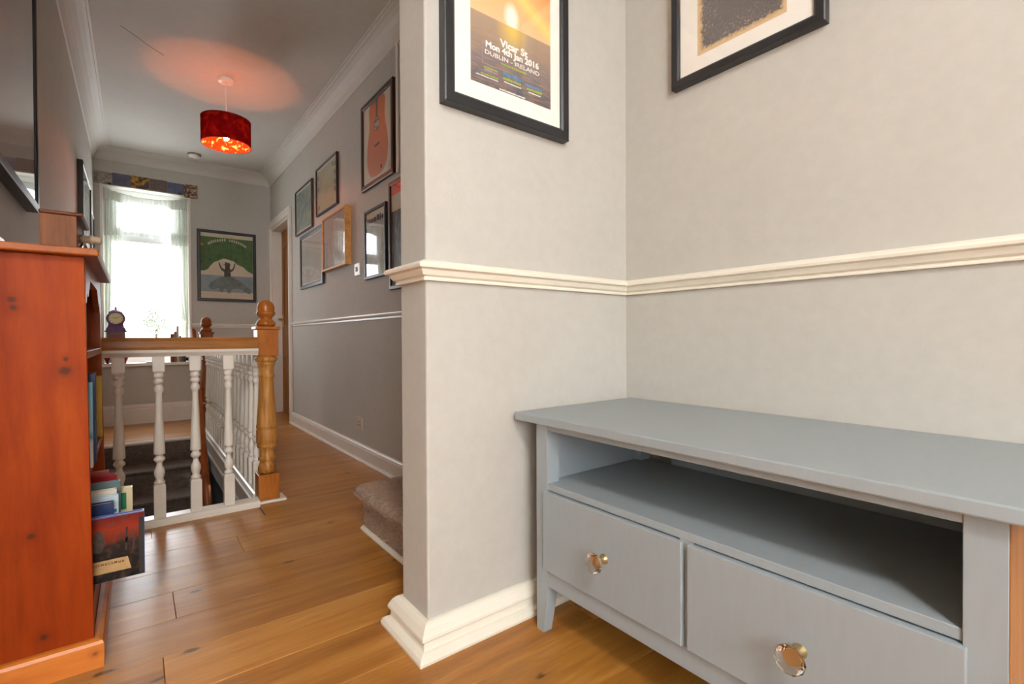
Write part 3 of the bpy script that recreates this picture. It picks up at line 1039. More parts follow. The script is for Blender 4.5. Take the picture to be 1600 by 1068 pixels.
leg(bx0, by1, 1, -1)
leg(bx0, by0, 1, 1)
leg(bx1, by1, -1, -1)
leg(bx1, by0, -1, 1)
fx = bx0 + 0.002
bb(fx, fx + 0.02, by0 + LW, by1 - LW, 0.536, 0.5505).build('top_rail', BLUE, bn, bevel=0.001)
bb(fx + 0.001, bx1 - 0.005, by0 + 0.02, by1 - 0.02, 0.381, 0.398).build('shelf', BLUE, bn, bevel=0.0015)
bb(fx, fx + 0.02, by0 + LW, by1 - LW, 0.128, 0.172).build('bottom_rail', BLUE, bn, bevel=0.001)
bb(fx + 0.002, fx + 0.022, 0.525, 0.556, 0.172, 0.381).build('divider', BLUE, bn)
bb(bx0 + LW, bx1 - LW, by1 - 0.018, by1 - 0.004, 0.128, 0.552).build('side_panel', BLUE, bn)
p = bb(bx0 + LW, bx1 - LW, by0 + 0.001, by0 + 0.016, 0.128, 0.552).build('side_panel', BAREPINE, bn)
p['label'] = 'unpainted pine side panel'
p = bb(bx0 + 0.0005, bx0 + LW, by0 - 0.0012, by0 - 0.0002, 0.14, 0.5515).build('leg_side', BAREPINE, bn)
p['label'] = 'unpainted pine face of the leg'
bb(bx1 - 0.012, bx1 - 0.006, by0 + LW, by1 - 0.13, 0.128, 0.552).build('back_panel', BLUE, bn)
bb(bx0 + 0.03, bx1 - 0.01, by0 + 0.02, by1 - 0.02, 0.135, 0.145).build('bottom_panel', BLUE, bn)
KG = NT('cut_crystal')
KG.set(Base_Color=(1, 1, 1, 1), Roughness=0.02, Transmission_Weight=1.0, IOR=1.5)
KG = KG.m
for (ya, yb, ky) in ((0.546, 0.953, 0.742), (0.134, 0.533, 0.331)):
    d = bb(bx0 - 0.008, bx0 + 0.014, ya, yb, 0.174, 0.378).build('drawer', BLUE, bn, bevel=0.0016)
    kz = 0.276
    c = (bx0 - 0.008 - O.x, ky - O.y, kz)
    MB().lathe([(-0.026, 0.0095), (-0.020, 0.0075), (-0.012, 0.006), (-0.005, 0.008), (-0.001, 0.0115), (0.001, 0.0115)], c, 20, 'X').build('knob_stem', BRASS, d)
    m = MB()
    c2_ = (c[0] - 0.024, c[1], c[2])
    m.lathe([(0.0, 0.0095), (-0.004, 0.0185), (-0.011, 0.0235), (-0.016, 0.0225), (-0.023, 0.0145), (-0.026, 0.008)], c2_, 10, 'X', smooth=False)
    m.build('crystal_knob', KG, d)

# ------------------------------------------------------------------ pine bookcase
bc = thing('pine_bookcase', 'orange stained pine bookcase with scalloped top rail against left wall', 'bookcase', (-0.19, 1.85, 0))
K = Vector(bc.location)
KX0, KX1, KY0, KY1 = -0.280, -0.089, 1.53, 2.17


def kb(x0, x1, y0, y1, z0, z1):
    return B(x0 - K.x, x1 - K.x, y0 - K.y, y1 - K.y, z0, z1)


def world_mat(o):
    """keep texture space in world coordinates: move origin shift into mesh is already done by caller"""
    return o


def kside(y0, y1, xtop, xbot, mat):
    x0 = -0.282
    bot = [(x0 - K.x, y0 - K.y, 0), (xbot - K.x, y0 - K.y, 0), (xbot - K.x, y1 - K.y, 0), (x0 - K.x, y1 - K.y, 0)]
    top = [(x0 - K.x, y0 - K.y, 0.975), (xtop - K.x, y0 - K.y, 0.975), (xtop - K.x, y1 - K.y, 0.975), (x0 - K.x, y1 - K.y, 0.975)]
    return MB().hexa(bot, top)


PINE_SIDE = wood('pine_near_side', (120, 38, 3), (146, 54, 6), (166, 72, 12), 'Z', rough=0.5, shuffle=False, coat=0.0, grain=0.8, stretch=6, spec=0.12,
                 knots=tuple((a - K.x, 1.53 - K.y, c, q) for a, c, q in ((-0.2165, 0.869, 1), (-0.2135, 0.852, 1), (-0.130, 0.707, 0.62), (-0.190, 0.335, 1), (-0.172, 0.100, 0.9), (-0.128, 0.735, 1.5))),
                 knot_r=0.0085)
kside(1.53, 1.549, -0.0945, -0.084, None).build('side_panel', PINE_SIDE, bc, bevel=0.0015)
kside(2.151, 2.17, -0.0945, -0.084, None).build('side_panel', PINE, bc, bevel=0.0015)
kb(-0.282, -0.066, 1.500, 2.205, 0.975, 0.993).build('top', PINEY, bc, bevel=0.004, seg=3)
kb(-0.280, -0.274, 1.549, 2.151, 0.05, 0.975).build('back_panel', PINE, bc)
for z in (0.150, 0.441, 0.733):
    kb(-0.274, -0.092, 1.549, 2.151, z, z + 0.018).build('shelf', PINEY, bc, bevel=0.001)
kb(-0.110, -0.0875, 1.549, 2.151, 0.060, 0.150).build('bottom_rail', PINEY, bc)
# scalloped frieze: profile in YZ, extruded along X
ys = []
n = 48
for i in range(n + 1):
    t = i / n
    e = min(t, 1 - t) * 0.602
    if e < 0.03:
        z = 0.868
    elif e < 0.055:
        z = 0.868 + 0.030 * smooth(0.03, 0.055, e)
    elif e < 0.075:
        z = 0.898 - 0.012 * smooth(0.055, 0.075, e)
    else:
        z = 0.886 + 0.048 * smooth(0.075, 0.17, e)
    ys.append((1.549 + 0.602 * t, z))
pr = ys + [(2.151, 0.975), (1.549, 0.975)]
vs = [(x - K.x, y - K.y, z) for x in (-0.108, -0.0935) for y, z in pr]
n = len(pr)
MB().add(vs, [tuple(range(n)), tuple(range(n, 2 * n))[::-1]] + [(i, (i + 1) % n, n + (i + 1) % n, n + i) for i in range(n)]).build('scalloped_frieze', PINEY, bc)
pl_ = [(0, 0), (0.020, 0), (0.020, 0.056), (0.017, 0.063), (0.010, 0.066), (0, 0.066)]
kp = [(-0.282 - K.x, 1.53 - K.y), (-0.086 - K.x, 1.53 - K.y), (-0.086 - K.x, 2.165 - K.y)]
MB().sweep(pl_, kp).build('plinth', wood('pine_plinth', (158, 80, 20), (196, 110, 36), (210, 130, 50), 'X', rough=0.4, shuffle=False, coat=0.25, stretch=8,
           knots=((-0.083 - K.x, 1.51 - K.y, 0.036),), knot_r=0.005), bc)

# ------------------------------------------------------------------ books on the bookcase
PAGES = plain('book_pages', (222, 208, 180), 0.85, vary=0.08, scale=90)


def book(label, xf, y0, th, z0, h, depth, col, cover=None, group='books on the bottom shelf of the bookcase', tilt=0.0, lean=0.0, spine=None):
    """upright book: spine edge at x=xf (towards the aisle), cover facing -Y"""
    t = thing('book', label, 'book', (xf, y0, z0), group=group)
    t.rotation_euler = (lean, tilt, 0)
    cm = plain('cover_' + str(len(bpy.data.materials)), col, 0.35, vary=0.04)
    m = MB()
    m.box(-depth, 0, 0, 0.003, 0, h).box(-depth, 0, th - 0.003, th, 0, h).box(-0.004, 0, 0.003, th - 0.003, 0, h)
    m.build('cover', cm, t, bevel=0.0008, seg=1)
    B(-depth + 0.004, -0.004, 0.003, th - 0.003, 0.003, h - 0.004).build('pages', PAGES, t)
    return t


# big landscape book, cover towards the viewer
bk = book('large dark landscape picture book with red sky cover jutting out of bottom shelf', 0.014, 1.590, 0.022, 0.1695, 0.163, 0.26, (84, 92, 150))
cm = NT('dusk_cover')
v = cm.coords()
sx = cm.n('SeparateXYZ')
cm.l(v, sx.inputs[0])
hgt = cm.math('ADD', sx.outputs[2], cm.math('MULTIPLY', cm.math('SUBTRACT', cm.noise(v, 26, 4), 0.5), 0.03))
c = cm.ramp(cm.math('DIVIDE', hgt, 0.163), [(0.30, rgba((22, 18, 16))), (0.55, rgba((40, 28, 24))), (0.64, rgba((112, 34, 10))), (0.8, rgba((140, 40, 12))), (0.97, rgba((104, 22, 16)))])
c = cm.mix(cm.math('MULTIPLY', cm.ramp(cm.noise(v, 60, 4), [(0.5, (0, 0, 0, 1)), (0.62, (1, 1, 1, 1))]), 0.35), c, rgba((96, 66, 44)))
cm.set(Base_Color=c, Roughness=0.45, Specular_IOR_Level=0.2)
fc = B(-0.258, -0.001, -0.0006, -0.0001, 0.001, 0.161).build('cover_picture', cm.m, bk)
B(-0.012, -0.001, -0.001, -0.0006, 0.001, 0.150).build('dark_edge', INK, fc)
mm_ = MB().poly([(-0.20, 0.022), (-0.028, 0.022), (-0.035, 0.054), (-0.20, 0.054)], -0.0012, -0.0006)
mm_.build('title_panel', plain('parchment_print', (176, 140, 92), 0.5, vary=0.12, scale=60), fc)
m = MB()
rnd = random.Random(9)
for r, z in enumerate((0.042,)):
    x = -0.135
    while x < -0.045:
        w = rnd.uniform(0.003, 0.006)
        m.box(x, x + 0.0012, -0.0016, -0.0012, z, z + 0.006)
        m.box(x + w - 0.001, x + w, -0.0016, -0.0012, z, z + 0.006)
        m.box(x, x + w, -0.0016, -0.0012, z + 0.005 * rnd.random(), z + 0.001 + 0.005 * rnd.random())
        x += w + 0.002
m.build('title_lettering', plain('brown_ink', (90, 62, 36), 0.6), fc)
MB().poly([(-0.088, 0.075), (-0.078, 0.095), (-0.083, 0.118), (-0.090, 0.132), (-0.098, 0.128), (-0.104, 0.100), (-0.110, 0.078)], -0.0010, -0.0006).build('tree_silhouette', plain('silhouette', (58, 42, 36), 0.5, vary=0.5, scale=90), fc)
MB().poly([(-0.036, 0.07), (-0.034, 0.130), (-0.038, 0.130), (-0.041, 0.07)], -0.0010, -0.0006).poly([(-0.037, 0.095), (-0.022, 0.122), (-0.024, 0.124), (-0.039, 0.100)], -0.0010, -0.0006).poly([(-0.038, 0.088), (-0.052, 0.116), (-0.050, 0.118), (-0.036, 0.094)], -0.0010, -0.0006).poly([(-0.022, 0.07), (-0.018, 0.108), (-0.021, 0.110), (-0.027, 0.07)], -0.0010, -0.0006).build('tree_silhouette', plain('silhouette_b', (50, 34, 30), 0.5, vary=0.5, scale=90), fc)

bk2 = book('navy hardback with cream pages just behind the big picture book', -0.050, 1.640, 0.026, 0.1685, 0.185, 0.16, (34, 52, 96))
B(-0.16, -0.022, -0.0006, 0, 0.11, 0.150).build('cover_label', plain('label_cream', (214, 200, 160), 0.5), bk2)
bk3 = book('white and pale blue book standing between navy hardback and teal one', -0.040, 1.676, 0.014, 0.1685, 0.195, 0.16, (190, 206, 214))
B(-0.16, -0.004, -0.0006, 0, 0.150, 0.158).build('cover_stripe', plain('sky_blue_ink', (60, 130, 190), 0.5), bk3)
bk4 = book('cream paperback with red blocks beside the white and pale blue book', -0.044, 1.700, 0.020, 0.1685, 0.205, 0.16, (222, 212, 196))
B(-0.028, -0.006, -0.0006, 0, 0.160, 0.182).build('cover_block', plain('crimson_ink', (164, 20, 34), 0.5), bk4)
B(-0.085, -0.073, -0.0006, 0, 0.165, 0.180).build('cover_block', plain('crimson_ink_b', (164, 30, 50), 0.5), bk4)
B(-0.060, -0.051, -0.0006, 0, 0.168, 0.180).build('cover_block', plain('crimson_ink_c', (164, 30, 50), 0.5), bk4)
bk5 = book('grey-teal hardback in the middle of bottom shelf row', -0.037, 1.735, 0.018, 0.1685, 0.218, 0.16, (98, 124, 128))
bk6 = book('tall emerald green and cream book poking furthest out behind the teal one', -0.011, 1.778, 0.020, 0.1685, 0.186, 0.19, (222, 206, 166))
B(-0.16, -0.014, -0.0008, 0, 0.125, 0.172).build('cover_block', plain('emerald_ink', (20, 128, 92), 0.5), bk6)
B(-0.16, -0.012, -0.0008, 0, 0.075, 0.118).build('cover_block', plain('dark_grid_ink', (56, 50, 50), 0.5, vary=0.5, scale=110), bk6)
bk7 = book('crimson hardback behind the green book, topmost in the row', -0.047, 1.825, 0.020, 0.1685, 0.218, 0.16, (160, 24, 34))
bk8 = book('thin cream and red paperback at the back end of bottom row', -0.066, 1.862, 0.014, 0.1685, 0.224, 0.15, (196, 90, 80))

g2 = 'books on the middle shelf of the bookcase'
b1 = book('tall light blue and white book at near end of middle shelf', -0.0865, 1.600, 0.022, 0.460, 0.212, 0.17, (126, 184, 206), group=g2)
fcov = NT('sea_cover')
v = fcov.coords()
sx = fcov.n('SeparateXYZ')
fcov.l(v, sx.inputs[0])
hh = fcov.math('ADD', fcov.math('DIVIDE', sx.outputs[2], 0.21), fcov.math('MULTIPLY', fcov.math('SUBTRACT', fcov.noise(v, 60, 3), 0.5), 0.10))
fcov.set(Base_Color=fcov.ramp(hh, [(0.30, rgba((214, 214, 216))), (0.36, rgba((70, 140, 180))), (0.45, rgba((150, 198, 218))), (0.9, rgba((110, 180, 206)))]), Roughness=0.35)
B(-0.17, -0.0005, -0.0006, 0, 0.0, 0.212).build('cover_picture', fcov.m, b1)
b2 = book('navy blue hardback behind the light blue book on middle shelf', -0.083, 1.660, 0.026, 0.460, 0.232, 0.17, (40, 56, 104), group=g2)
b3 = book('yellow book with thin red line at far end of middle shelf', -0.0895, 2.085, 0.030, 0.460, 0.200, 0.16, (214, 180, 70), group=g2)
m = MB().box(-0.030, -0.0285, -0.0006, 0, 0.03, 0.190).box(-0.06, -0.0285, -0.0006, 0, 0.03, 0.0315)
m.build('cover_line', plain('red_ink', (190, 60, 40), 0.5), b3)

# ------------------------------------------------------------------ things on top of the bookcase
bx = thing('wooden_box', 'small brown wooden box with overhanging lid and chrome bells on bookcase top', 'box', (-0.147, 1.70, 0.9935))
B(-0.034, 0.033, -0.07, 0.10, 0, 0.094).build('box_body', BOXW, bx, bevel=0.001)
m = MB().hexa([(-0.036, -0.074, 0.094), (0.046, -0.074, 0.094), (0.046, 0.13, 0.094), (-0.036, 0.13, 0.094)], [(-0.036, -0.074, 0.103), (0.046, -0.074, 0.103), (0.046, 0.13, 0.103), (-0.036, 0.13, 0.103)])
m.build('lid', BOXWX, bx, bevel=0.003)
MB().lathe([(0.033, 0.012), (0.040, 0.012), (0.047, 0.009), (0.052, 0.012), (0.058, 0.013), (0.062, 0.009), (0.068, 0.011), (0.074, 0.010), (0.077, 0.005)], (0, 0.04, 0.055), 16, 'X').build('turned_knob', plain('pale_turned_wood', (176, 150, 124), 0.4), bx)
MB().lathe([(0.033, 0.006), (0.037, 0.016), (0.041, 0.018), (0.046, 0.014), (0.050, 0.004)], (0, 0.0, 0.024), 18, 'X').build('chrome_bell', CHROME, bx)
MB().lathe([(0.033, 0.006), (0.037, 0.016), (0.041, 0.018), (0.046, 0.014), (0.050, 0.004)], (0, 0.065, 0.024), 18, 'X').build('chrome_bell', CHROME, bx)
orn = thing('white_ornament', 'white scalloped ornament at left edge on bookcase top', 'ornament', (-0.232, 1.60, 0.993))
m = MB()
for i, (x, h, w) in enumerate(((-0.012, 0.024, 0.014), (0.003, 0.013, 0.010), (0.017, 0.008, 0.008))):
    m.add([(x - w, -0.006, 0), (x + w, -0.006, 0), (x + w, 0.006, 0), (x - w, 0.006, 0), (x - w * .5, -0.003, h * .7), (x + w * .5, -0.003, h * .7), (x + w * .5, 0.003, h * .7), (x - w * .5, 0.003, h * .7), (x, 0, h)],
          [(0, 3, 2, 1), (0, 1, 5, 4), (1, 2, 6, 5), (2, 3, 7, 6), (3, 0, 4, 7), (4, 5, 8), (5, 6, 8), (6, 7, 8), (7, 4, 8)])
m.build('shell', plain('white_ceramic', (236, 234, 230), 0.25), orn)
B(-0.006, 0.012, 0.008, 0.016, 0, 0.012).build('brown_stand', BOXW, orn, bevel=0.002)

# ------------------------------------------------------------------ pendant lamp, smoke alarm
lp = thing('pendant_lamp', 'lit pendant lamp with dark red drum shade and coral lining hanging from hall ceiling', 'lamp', (0.485, 3.69, ZC))
MB().lathe([(-0.024, 0.020), (-0.023, 0.040), (-0.016, 0.047), (-0.004, 0.048), (0, 0.048)], seg=28).build('ceiling_rose', WHITEP, lp)
MB().tube([(0, 0, -0.02), (0.001, 0, -0.15), (0, 0, -0.30)], 0.0035, 8).build('cord', WHITEP, lp)
MB().lathe([(-0.374, 0.009), (-0.35, 0.0105), (-0.30, 0.0105), (-0.285, 0.005)], seg=16).build('lamp_holder', WHITEP, lp)
R_, zt, zb = 0.144, -0.268, -0.432
outer = fabric_shade('red_shade_fabric', [(0.35, (96, 12, 16)), (0.55, (118, 18, 20)), (0.7, (150, 40, 24))], 17, 0.35)
lining = fabric_shade('coral_lining', [(0.45, (214, 66, 40)), (0.58, (226, 84, 54)), (0.62, (255, 226, 190))], 38, 0.25)


def ring(r, z0, z1, seg=64):
    vs = [(r * math.cos(2 * PI * k / seg), r * math.sin(2 * PI * k / seg), z) for z in (z0, z1) for k in range(seg)]
    return MB().add(vs, [(k, (k + 1) % seg, seg + (k + 1) % seg, seg + k) for k in range(seg)], True)


ring(R_, zb, zt).build('lamp_shade', outer, lp, fixn=False)
ring(R_ - 0.0015, zb, zt).build('shade_lining', lining, lp, fixn=False)
RIM = plain('dark_red_rim', (110, 10, 16), 0.7)
for z in (zb, zt):
    MB().lathe([(z - 0.002, R_ - 0.003), (z - 0.002, R_ + 0.001), (z + 0.002, R_ + 0.001), (z + 0.002, R_ - 0.003), (z - 0.002, R_ - 0.003)], seg=64).build('shade_rim', RIM, lp)
m = MB()
for a in (0.3, 0.3 + 2 * PI / 3, 0.3 + 4 * PI / 3):
    m.tube([(0.014 * math.cos(a), 0.014 * math.sin(a), -0.31), (R_ * math.cos(a), R_ * math.sin(a), zt - 0.004)], 0.0008, 5)
m.build('shade_spider', CHROME, lp)
# remove lathe caps problem: rims are thin closed rings, caps deleted below
for o in [c for c in lp.children if c.name.startswith('shade_rim')]:
    me = o.data
    bm = bmesh.new()
    bm.from_mesh(me)
    bmesh.ops.delete(bm, geom=[f for f in bm.faces if len(f.verts) > 8], context='FACES')
    bm.to_mesh(me)
    bm.free()
EM = NT('bulb_glow')
EM.set(Base_Color=(0, 0, 0, 1), Emission_Color=(1.0, 0.25, 0.06, 1), Emission_Strength=580.0)
MB().lathe([(-0.402, 0.001), (-0.400, 0.008), (-0.394, 0.0140), (-0.386, 0.0165), (-0.378, 0.0140), (-0.373, 0.009), (-0.371, 0.006)], seg=16).build('bulb', EM.m, lp)

sm = thing('smoke_alarm', 'round white smoke alarm on the hall ceiling near far wall', 'alarm', (0.445, 5.36, ZC))
MB().lathe([(-0.010, 0.052), (-0.006, 0.055), (0, 0.055)], seg=32).build('base', GREYP, sm)
MB().lathe([(-0.034, 0.012), (-0.034, 0.030), (-0.030, 0.040), (-0.020, 0.046), (-0.010, 0.046)], seg=32).build('cover', WHITEP, sm)
m = MB()
for k in range(10):
    a = 2 * PI * k / 10
    m.tube([(0.026 * math.cos(a), 0.026 * math.sin(a), -0.0345), (0.026 * math.cos(a + .4), 0.026 * math.sin(a + .4), -0.0345)], 0.0016, 5)
m.build('vents', GREYP, sm)

# ------------------------------------------------------------------ pictures


def mitred_frame(w, h, fw, fd, inset=0.0):
    """outer size w x h, lower edge z=0, front -Y"""
    m = MB()
    o = [(-w / 2, 0), (w / 2, 0), (w / 2, h), (-w / 2, h)]
    i = [(-w / 2 + fw, fw), (w / 2 - fw, fw), (w / 2 - fw, h - fw), (-w / 2 + fw, h - fw)]
    e = 0.0015
    prof = [(0.0, -0.0005), (0.0, -fd + 0.002), (0.12, -fd), (0.80, -fd), (1.0, -fd + 0.004), (1.0, -0.0005)]
    n = len(prof)
    vs = []
    for k in range(4):
        for (t, y) in prof:
            vs.append((o[k][0] + (i[k][0] - o[k][0]) * t, y, o[k][1] + (i[k][1] - o[k][1]) * t))
    fs = []
    for k in range(4):
        k2 = (k + 1) % 4
        for j in range(n):
            j2 = (j + 1) % n
            fs.append((k * n + j, k * n + j2, k2 * n + j2, k2 * n + j))
    return m.add(vs, fs)


def picture(label, w, h, fw, fd, fmat, loc, rz, mount=0.0, pmat=None, pbox=None, group=None, glass=True, mountmat=None):
    t = thing('framed_picture', label, 'picture', loc, rz, group)
    mitred_frame(w, h, fw, fd).build('frame', fmat, t)
    yb = -fd + 0.010 if fd > 0.014 else -0.004
    B(-w / 2 + fw * 0.6, w / 2 - fw * 0.6, yb, yb + 0.003, fw * 0.6, h - fw * 0.6).build('mount', mountmat or MOUNT, t)
    if pbox is None:
        pbox = (-w / 2 + fw + mount, w / 2 - fw - mount, fw + mount, h - fw - mount)
    pr = B(pbox[0], pbox[1], yb - 0.0006, yb, pbox[2], pbox[3]).build('print', pmat or CREAMP, t)
    if glass:
        B(-w / 2 + fw * 0.9, w / 2 - fw * 0.9, -fd + 0.0045, -fd + 0.0055, fw * 0.9, h - fw * 0.9).build('glass', GLASS, t)
    return t, pr, yb - 0.0006


g_n = 'framed pictures on the far end walls and hall'
# gig poster on the partition wall -------------------------------------------------
pm = NT('sunset_print')
v = pm.coords()
sx = pm.n('SeparateXYZ')
pm.l(v, sx.inputs[0])
X, Z = sx.outputs[0], sx.outputs[2]
# local: x from -0.131 .. 0.145, z from 0.078 .. 0.522 ; horizon z = 0.262
wv = pm.coords((5, 1, 40))
ripple = pm.noise(wv, 4, 4, 0.6)
sea = pm.ramp(pm.math('MULTIPLY', pm.math('SUBTRACT', Z, 0.078), 5.4), [(0.0, rgba((92, 88, 94))), (0.35, rgba((118, 110, 116))), (0.75, rgba((158, 136, 118))), (1.0, rgba((168, 144, 122)))])
glint = pm.math('MULTIPLY', pm.ramp(ripple, [(0.45, (0, 0, 0, 1)), (0.65, (1, 1, 1, 1))]), 0.5)
sea = pm.mix(glint, sea, rgba((186, 142, 100)))
dxs = pm.math('ABSOLUTE', pm.math('SUBTRACT', X, 0.006))
path = pm.math('MULTIPLY', pm.ramp(pm.math('MULTIPLY', dxs, 16), [(0.1, (1, 1, 1, 1)), (0.9, (0, 0, 0, 1))]), pm.ramp(pm.math('MULTIPLY', pm.math('SUBTRACT', Z, 0.17), 11), [(0.1, (0, 0, 0, 1)), (0.9, (1, 1, 1, 1))]))
sea = pm.mix(path, sea, rgba((226, 190, 92)))
sky = pm.ramp(pm.math('MULTIPLY', pm.math('SUBTRACT', Z, 0.262), 4.0), [(0.0, rgba((250, 188, 140))), (0.4, rgba((246, 172, 110))), (0.7, rgba((240, 120, 60))), (1.0, rgba((180, 60, 40)))])
st2 = pm.math('ADD', pm.math('MULTIPLY', X, 0.55), Z)
streak = pm.ramp(pm.math('ABSOLUTE', pm.math('MULTIPLY', pm.math('SUBTRACT', st2, 0.372), 26)), [(0.0, (1, 1, 1, 1)), (0.5, (0.5, 0.5, 0.5, 1)), (0.95, (0, 0, 0, 1))])
sky = pm.mix(pm.math('MULTIPLY', streak, 0.8), sky, rgba((222, 214, 120)))
sundx = pm.math('DIVIDE', pm.math('SUBTRACT', X, 0.002), 0.030)
sundz = pm.math('DIVIDE', pm.math('SUBTRACT', Z, 0.286), 0.048)
sd = pm.math('SQRT', pm.math('ADD', pm.math('MULTIPLY', sundx, sundx), pm.math('MULTIPLY', sundz, sundz)))
sun = pm.ramp(sd, [(0.35, (1, 1, 1, 1)), (1.0, (0, 0, 0, 1))])
sky = pm.mix(sun, sky, rgba((250, 248, 228)))
pm.set(Base_Color=pm.mix(pm.math('GREATER_THAN', Z, 0.262), sea, sky), Roughness=0.5)
t, pr, yp = picture('black framed gig poster with orange sunset over sea and white lettering on partition wall', 0.424, 0.60, 0.030, 0.030, BLACKF,
                    (0.818, Y1, 1.365), 0.0, pmat=pm.m, pbox=(-0.131, 0.145, 0.078, 0.522))
m = MB()
x0_, x1_, z0_, z1_ = -0.096, 0.109, 0.134, 0.213
e = 0.0007
m.box(x0_, x1_, yp - 0.0004, yp, z0_, z0_ + e).box(x0_, x1_, yp - 0.0004, yp, z1_, z1_ + e).box(x0_, x0_ + e, yp - 0.0004, yp, z0_, z1_).box(x1_, x1_ + e, yp - 0.0004, yp, z0_, z1_)
m.build('outline_box', plain('orange_outline', (190, 150, 130), 0.6), pr)
text('Vicar St', 0.0270, (0.785 + 0.872) / 2 - 0.818, 0.1975, yp - 0.0006, WHITEI, pr, width=0.096, offset=0.0009)
text('Mon 4th Jan 2016', 0.0235, 0.825 - 0.818, 0.1785, yp - 0.0006, WHITEI, pr, width=0.184, offset=0.0008)
text('DUBLIN - IRELAND', 0.0165, 0.825 - 0.818, 0.1600, yp - 0.0006, WHITEI, pr, width=0.188)
GRI = plain('green_ink', (166, 190, 60), 0.6)
BLI = plain('blue_ink', (70, 150, 205), 0.6)
PKI = plain('mauve_ink', (170, 150, 156), 0.6)


def fake_lines(parent, name, x0, x1, z, h, mat, y, seed=0):
    rnd = random.Random(seed)
    m = MB()
    x = x0
    while x < x1:
        w = min(rnd.uniform(0.6, 2.2) * h * 0.55, x1 - x)
        if w > 0.2 * h:
            m.box(x, x + w, y - 0.0004, y, z, z + h * rnd.choice((0.75, 0.8, 1.0)))
        x += w + h * 0.3
    return m.build(name, mat, parent)


fake_lines(pr, 'small_print', -0.035, 0.054, 0.1495, 0.0052, GRI, yp, 1)
text('Pre Vibe', 0.0135, 0.004, 0.1230, yp - 0.0006, BLI, pr, width=0.062, offset=0.0005)
fake_lines(pr, 'small_print', -0.027, 0.035, 0.1120, 0.0068, GRI, yp, 2)
fake_lines(pr, 'small_print', -0.024, 0.035, 0.1040, 0.0035, WHITEI, yp, 3)
fake_lines(pr, 'small_print', -0.090, -0.046, 0.1230, 0.0040, GRI, yp, 4)
fake_lines(pr, 'small_print', -0.087, -0.046, 0.1165, 0.0050, PKI, yp, 5)
fake_lines(pr, 'small_print', -0.100, -0.044, 0.1040, 0.0045, GRI, yp, 6)
fake_lines(pr, 'small_print', -0.115, -0.044, 0.0985, 0.0028, WHITEI, yp, 7)
fake_lines(pr, 'small_print', 0.050, 0.111, 0.1190, 0.0060, BLI, yp, 8)
fake_lines(pr, 'small_print', 0.056, 0.111, 0.1095, 0.0060, GRI, yp, 9)
fake_lines(pr, 'small_print', 0.062, 0.106, 0.1020, 0.0038, WHITEI, yp, 10)
fake_lines(pr, 'small_print', -0.040, 0.050, 0.0800, 0.0040, WHITEI, yp, 11)

# second picture in the alcove ------------------------------------------------------
bm_ = NT('scratched_print_with_glare')
v = bm_.coords()
sx = bm_.n('SeparateXYZ')
bm_.l(v, sx.inputs[0])
ex = bm_.math('SUBTRACT', 0.1235, bm_.math('ABSOLUTE', bm_.math('SUBTRACT', sx.outputs[0], -0.0035)))
ez = bm_.math('SUBTRACT', sx.outputs[2], 0.070)
ed = bm_.math('MINIMUM', ex, ez)
ed2 = bm_.math('ADD', ed, bm_.math('MULTIPLY', bm_.math('SUBTRACT', bm_.noise(v, 70, 5, 0.7), 0.5), 0.035))
cc = bm_.ramp(bm_.math('MULTIPLY', ed2, 10), [(0.06, rgba((214, 184, 140))), (0.13, rgba((190, 158, 120))), (0.17, rgba((108, 103, 100)))])  # dark area greyed in colour to carry the glare on the glass
near = bm_.ramp(bm_.math('MULTIPLY', ed, 10), [(0.2, (1, 1, 1, 1)), (0.9, (0.10, 0.10, 0.10, 1))])
spk = bm_.math('MULTIPLY', bm_.ramp(bm_.noise(v, 170, 4, 0.8, 1.2), [(0.57, (0, 0, 0, 1)), (0.63, (1, 1, 1, 1))]), near)
cc = bm_.mix(spk, cc, rgba((206, 180, 160)))
bm_.set(Base_Color=cc, Roughness=0.5)
t, pr, yp = picture('black framed print of a worn dark rectangle on white mount above the bench', 0.42, 0.60, 0.026, 0.026, BLACKF,
                    (XA, 0.670, 1.531), -PI / 2, pmat=bm_.m, pbox=(-0.127, 0.120, 0.070, 0.53))

# poster on the far wall ----------------------------------------------------------------
t, pr, yp = picture('black framed poster of a grey sea creature and green treetops beside far window', 0.518, 0.705, 0.029, 0.022, BLACKF,
                    (0.742, YF, 1.155), 0.0, pmat=plain('poster_paper', (206, 192, 168), 0.7), pbox=(-0.231, 0.231, 0.03, 0.672))
GR = print_mat('leaf_print', [(0.35, (46, 84, 30)), (0.5, (66, 104, 40)), (0.65, (84, 100, 58))], 22)
PX, PZ = 0.742, 1.155
edge = [(0.513, 1.452), (0.545, 1.455), (0.573, 1.469), (0.590, 1.50), (0.628, 1.545), (0.66, 1.56), (0.711, 1.588), (0.75, 1.578), (0.795, 1.566), (0.83, 1.535), (0.881, 1.515), (0.92, 1.475), (0.971, 1.449)]
m = MB().poly([(x - PX, z - PZ) for x, z in edge] + [(0.971 - PX, 1.793 - PZ), (0.513 - PX, 1.793 - PZ)], yp - 0.0006, yp)
m.build('green_canopy', GR, pr)
B(0.513 - PX, 0.971 - PX, yp - 0.0003, yp, 1.25 - PZ, 1.415 - PZ).build('sea_band', print_mat('sea_print', [(0.3, (120, 140, 150)), (0.7, (150, 160, 160))], 8), pr)
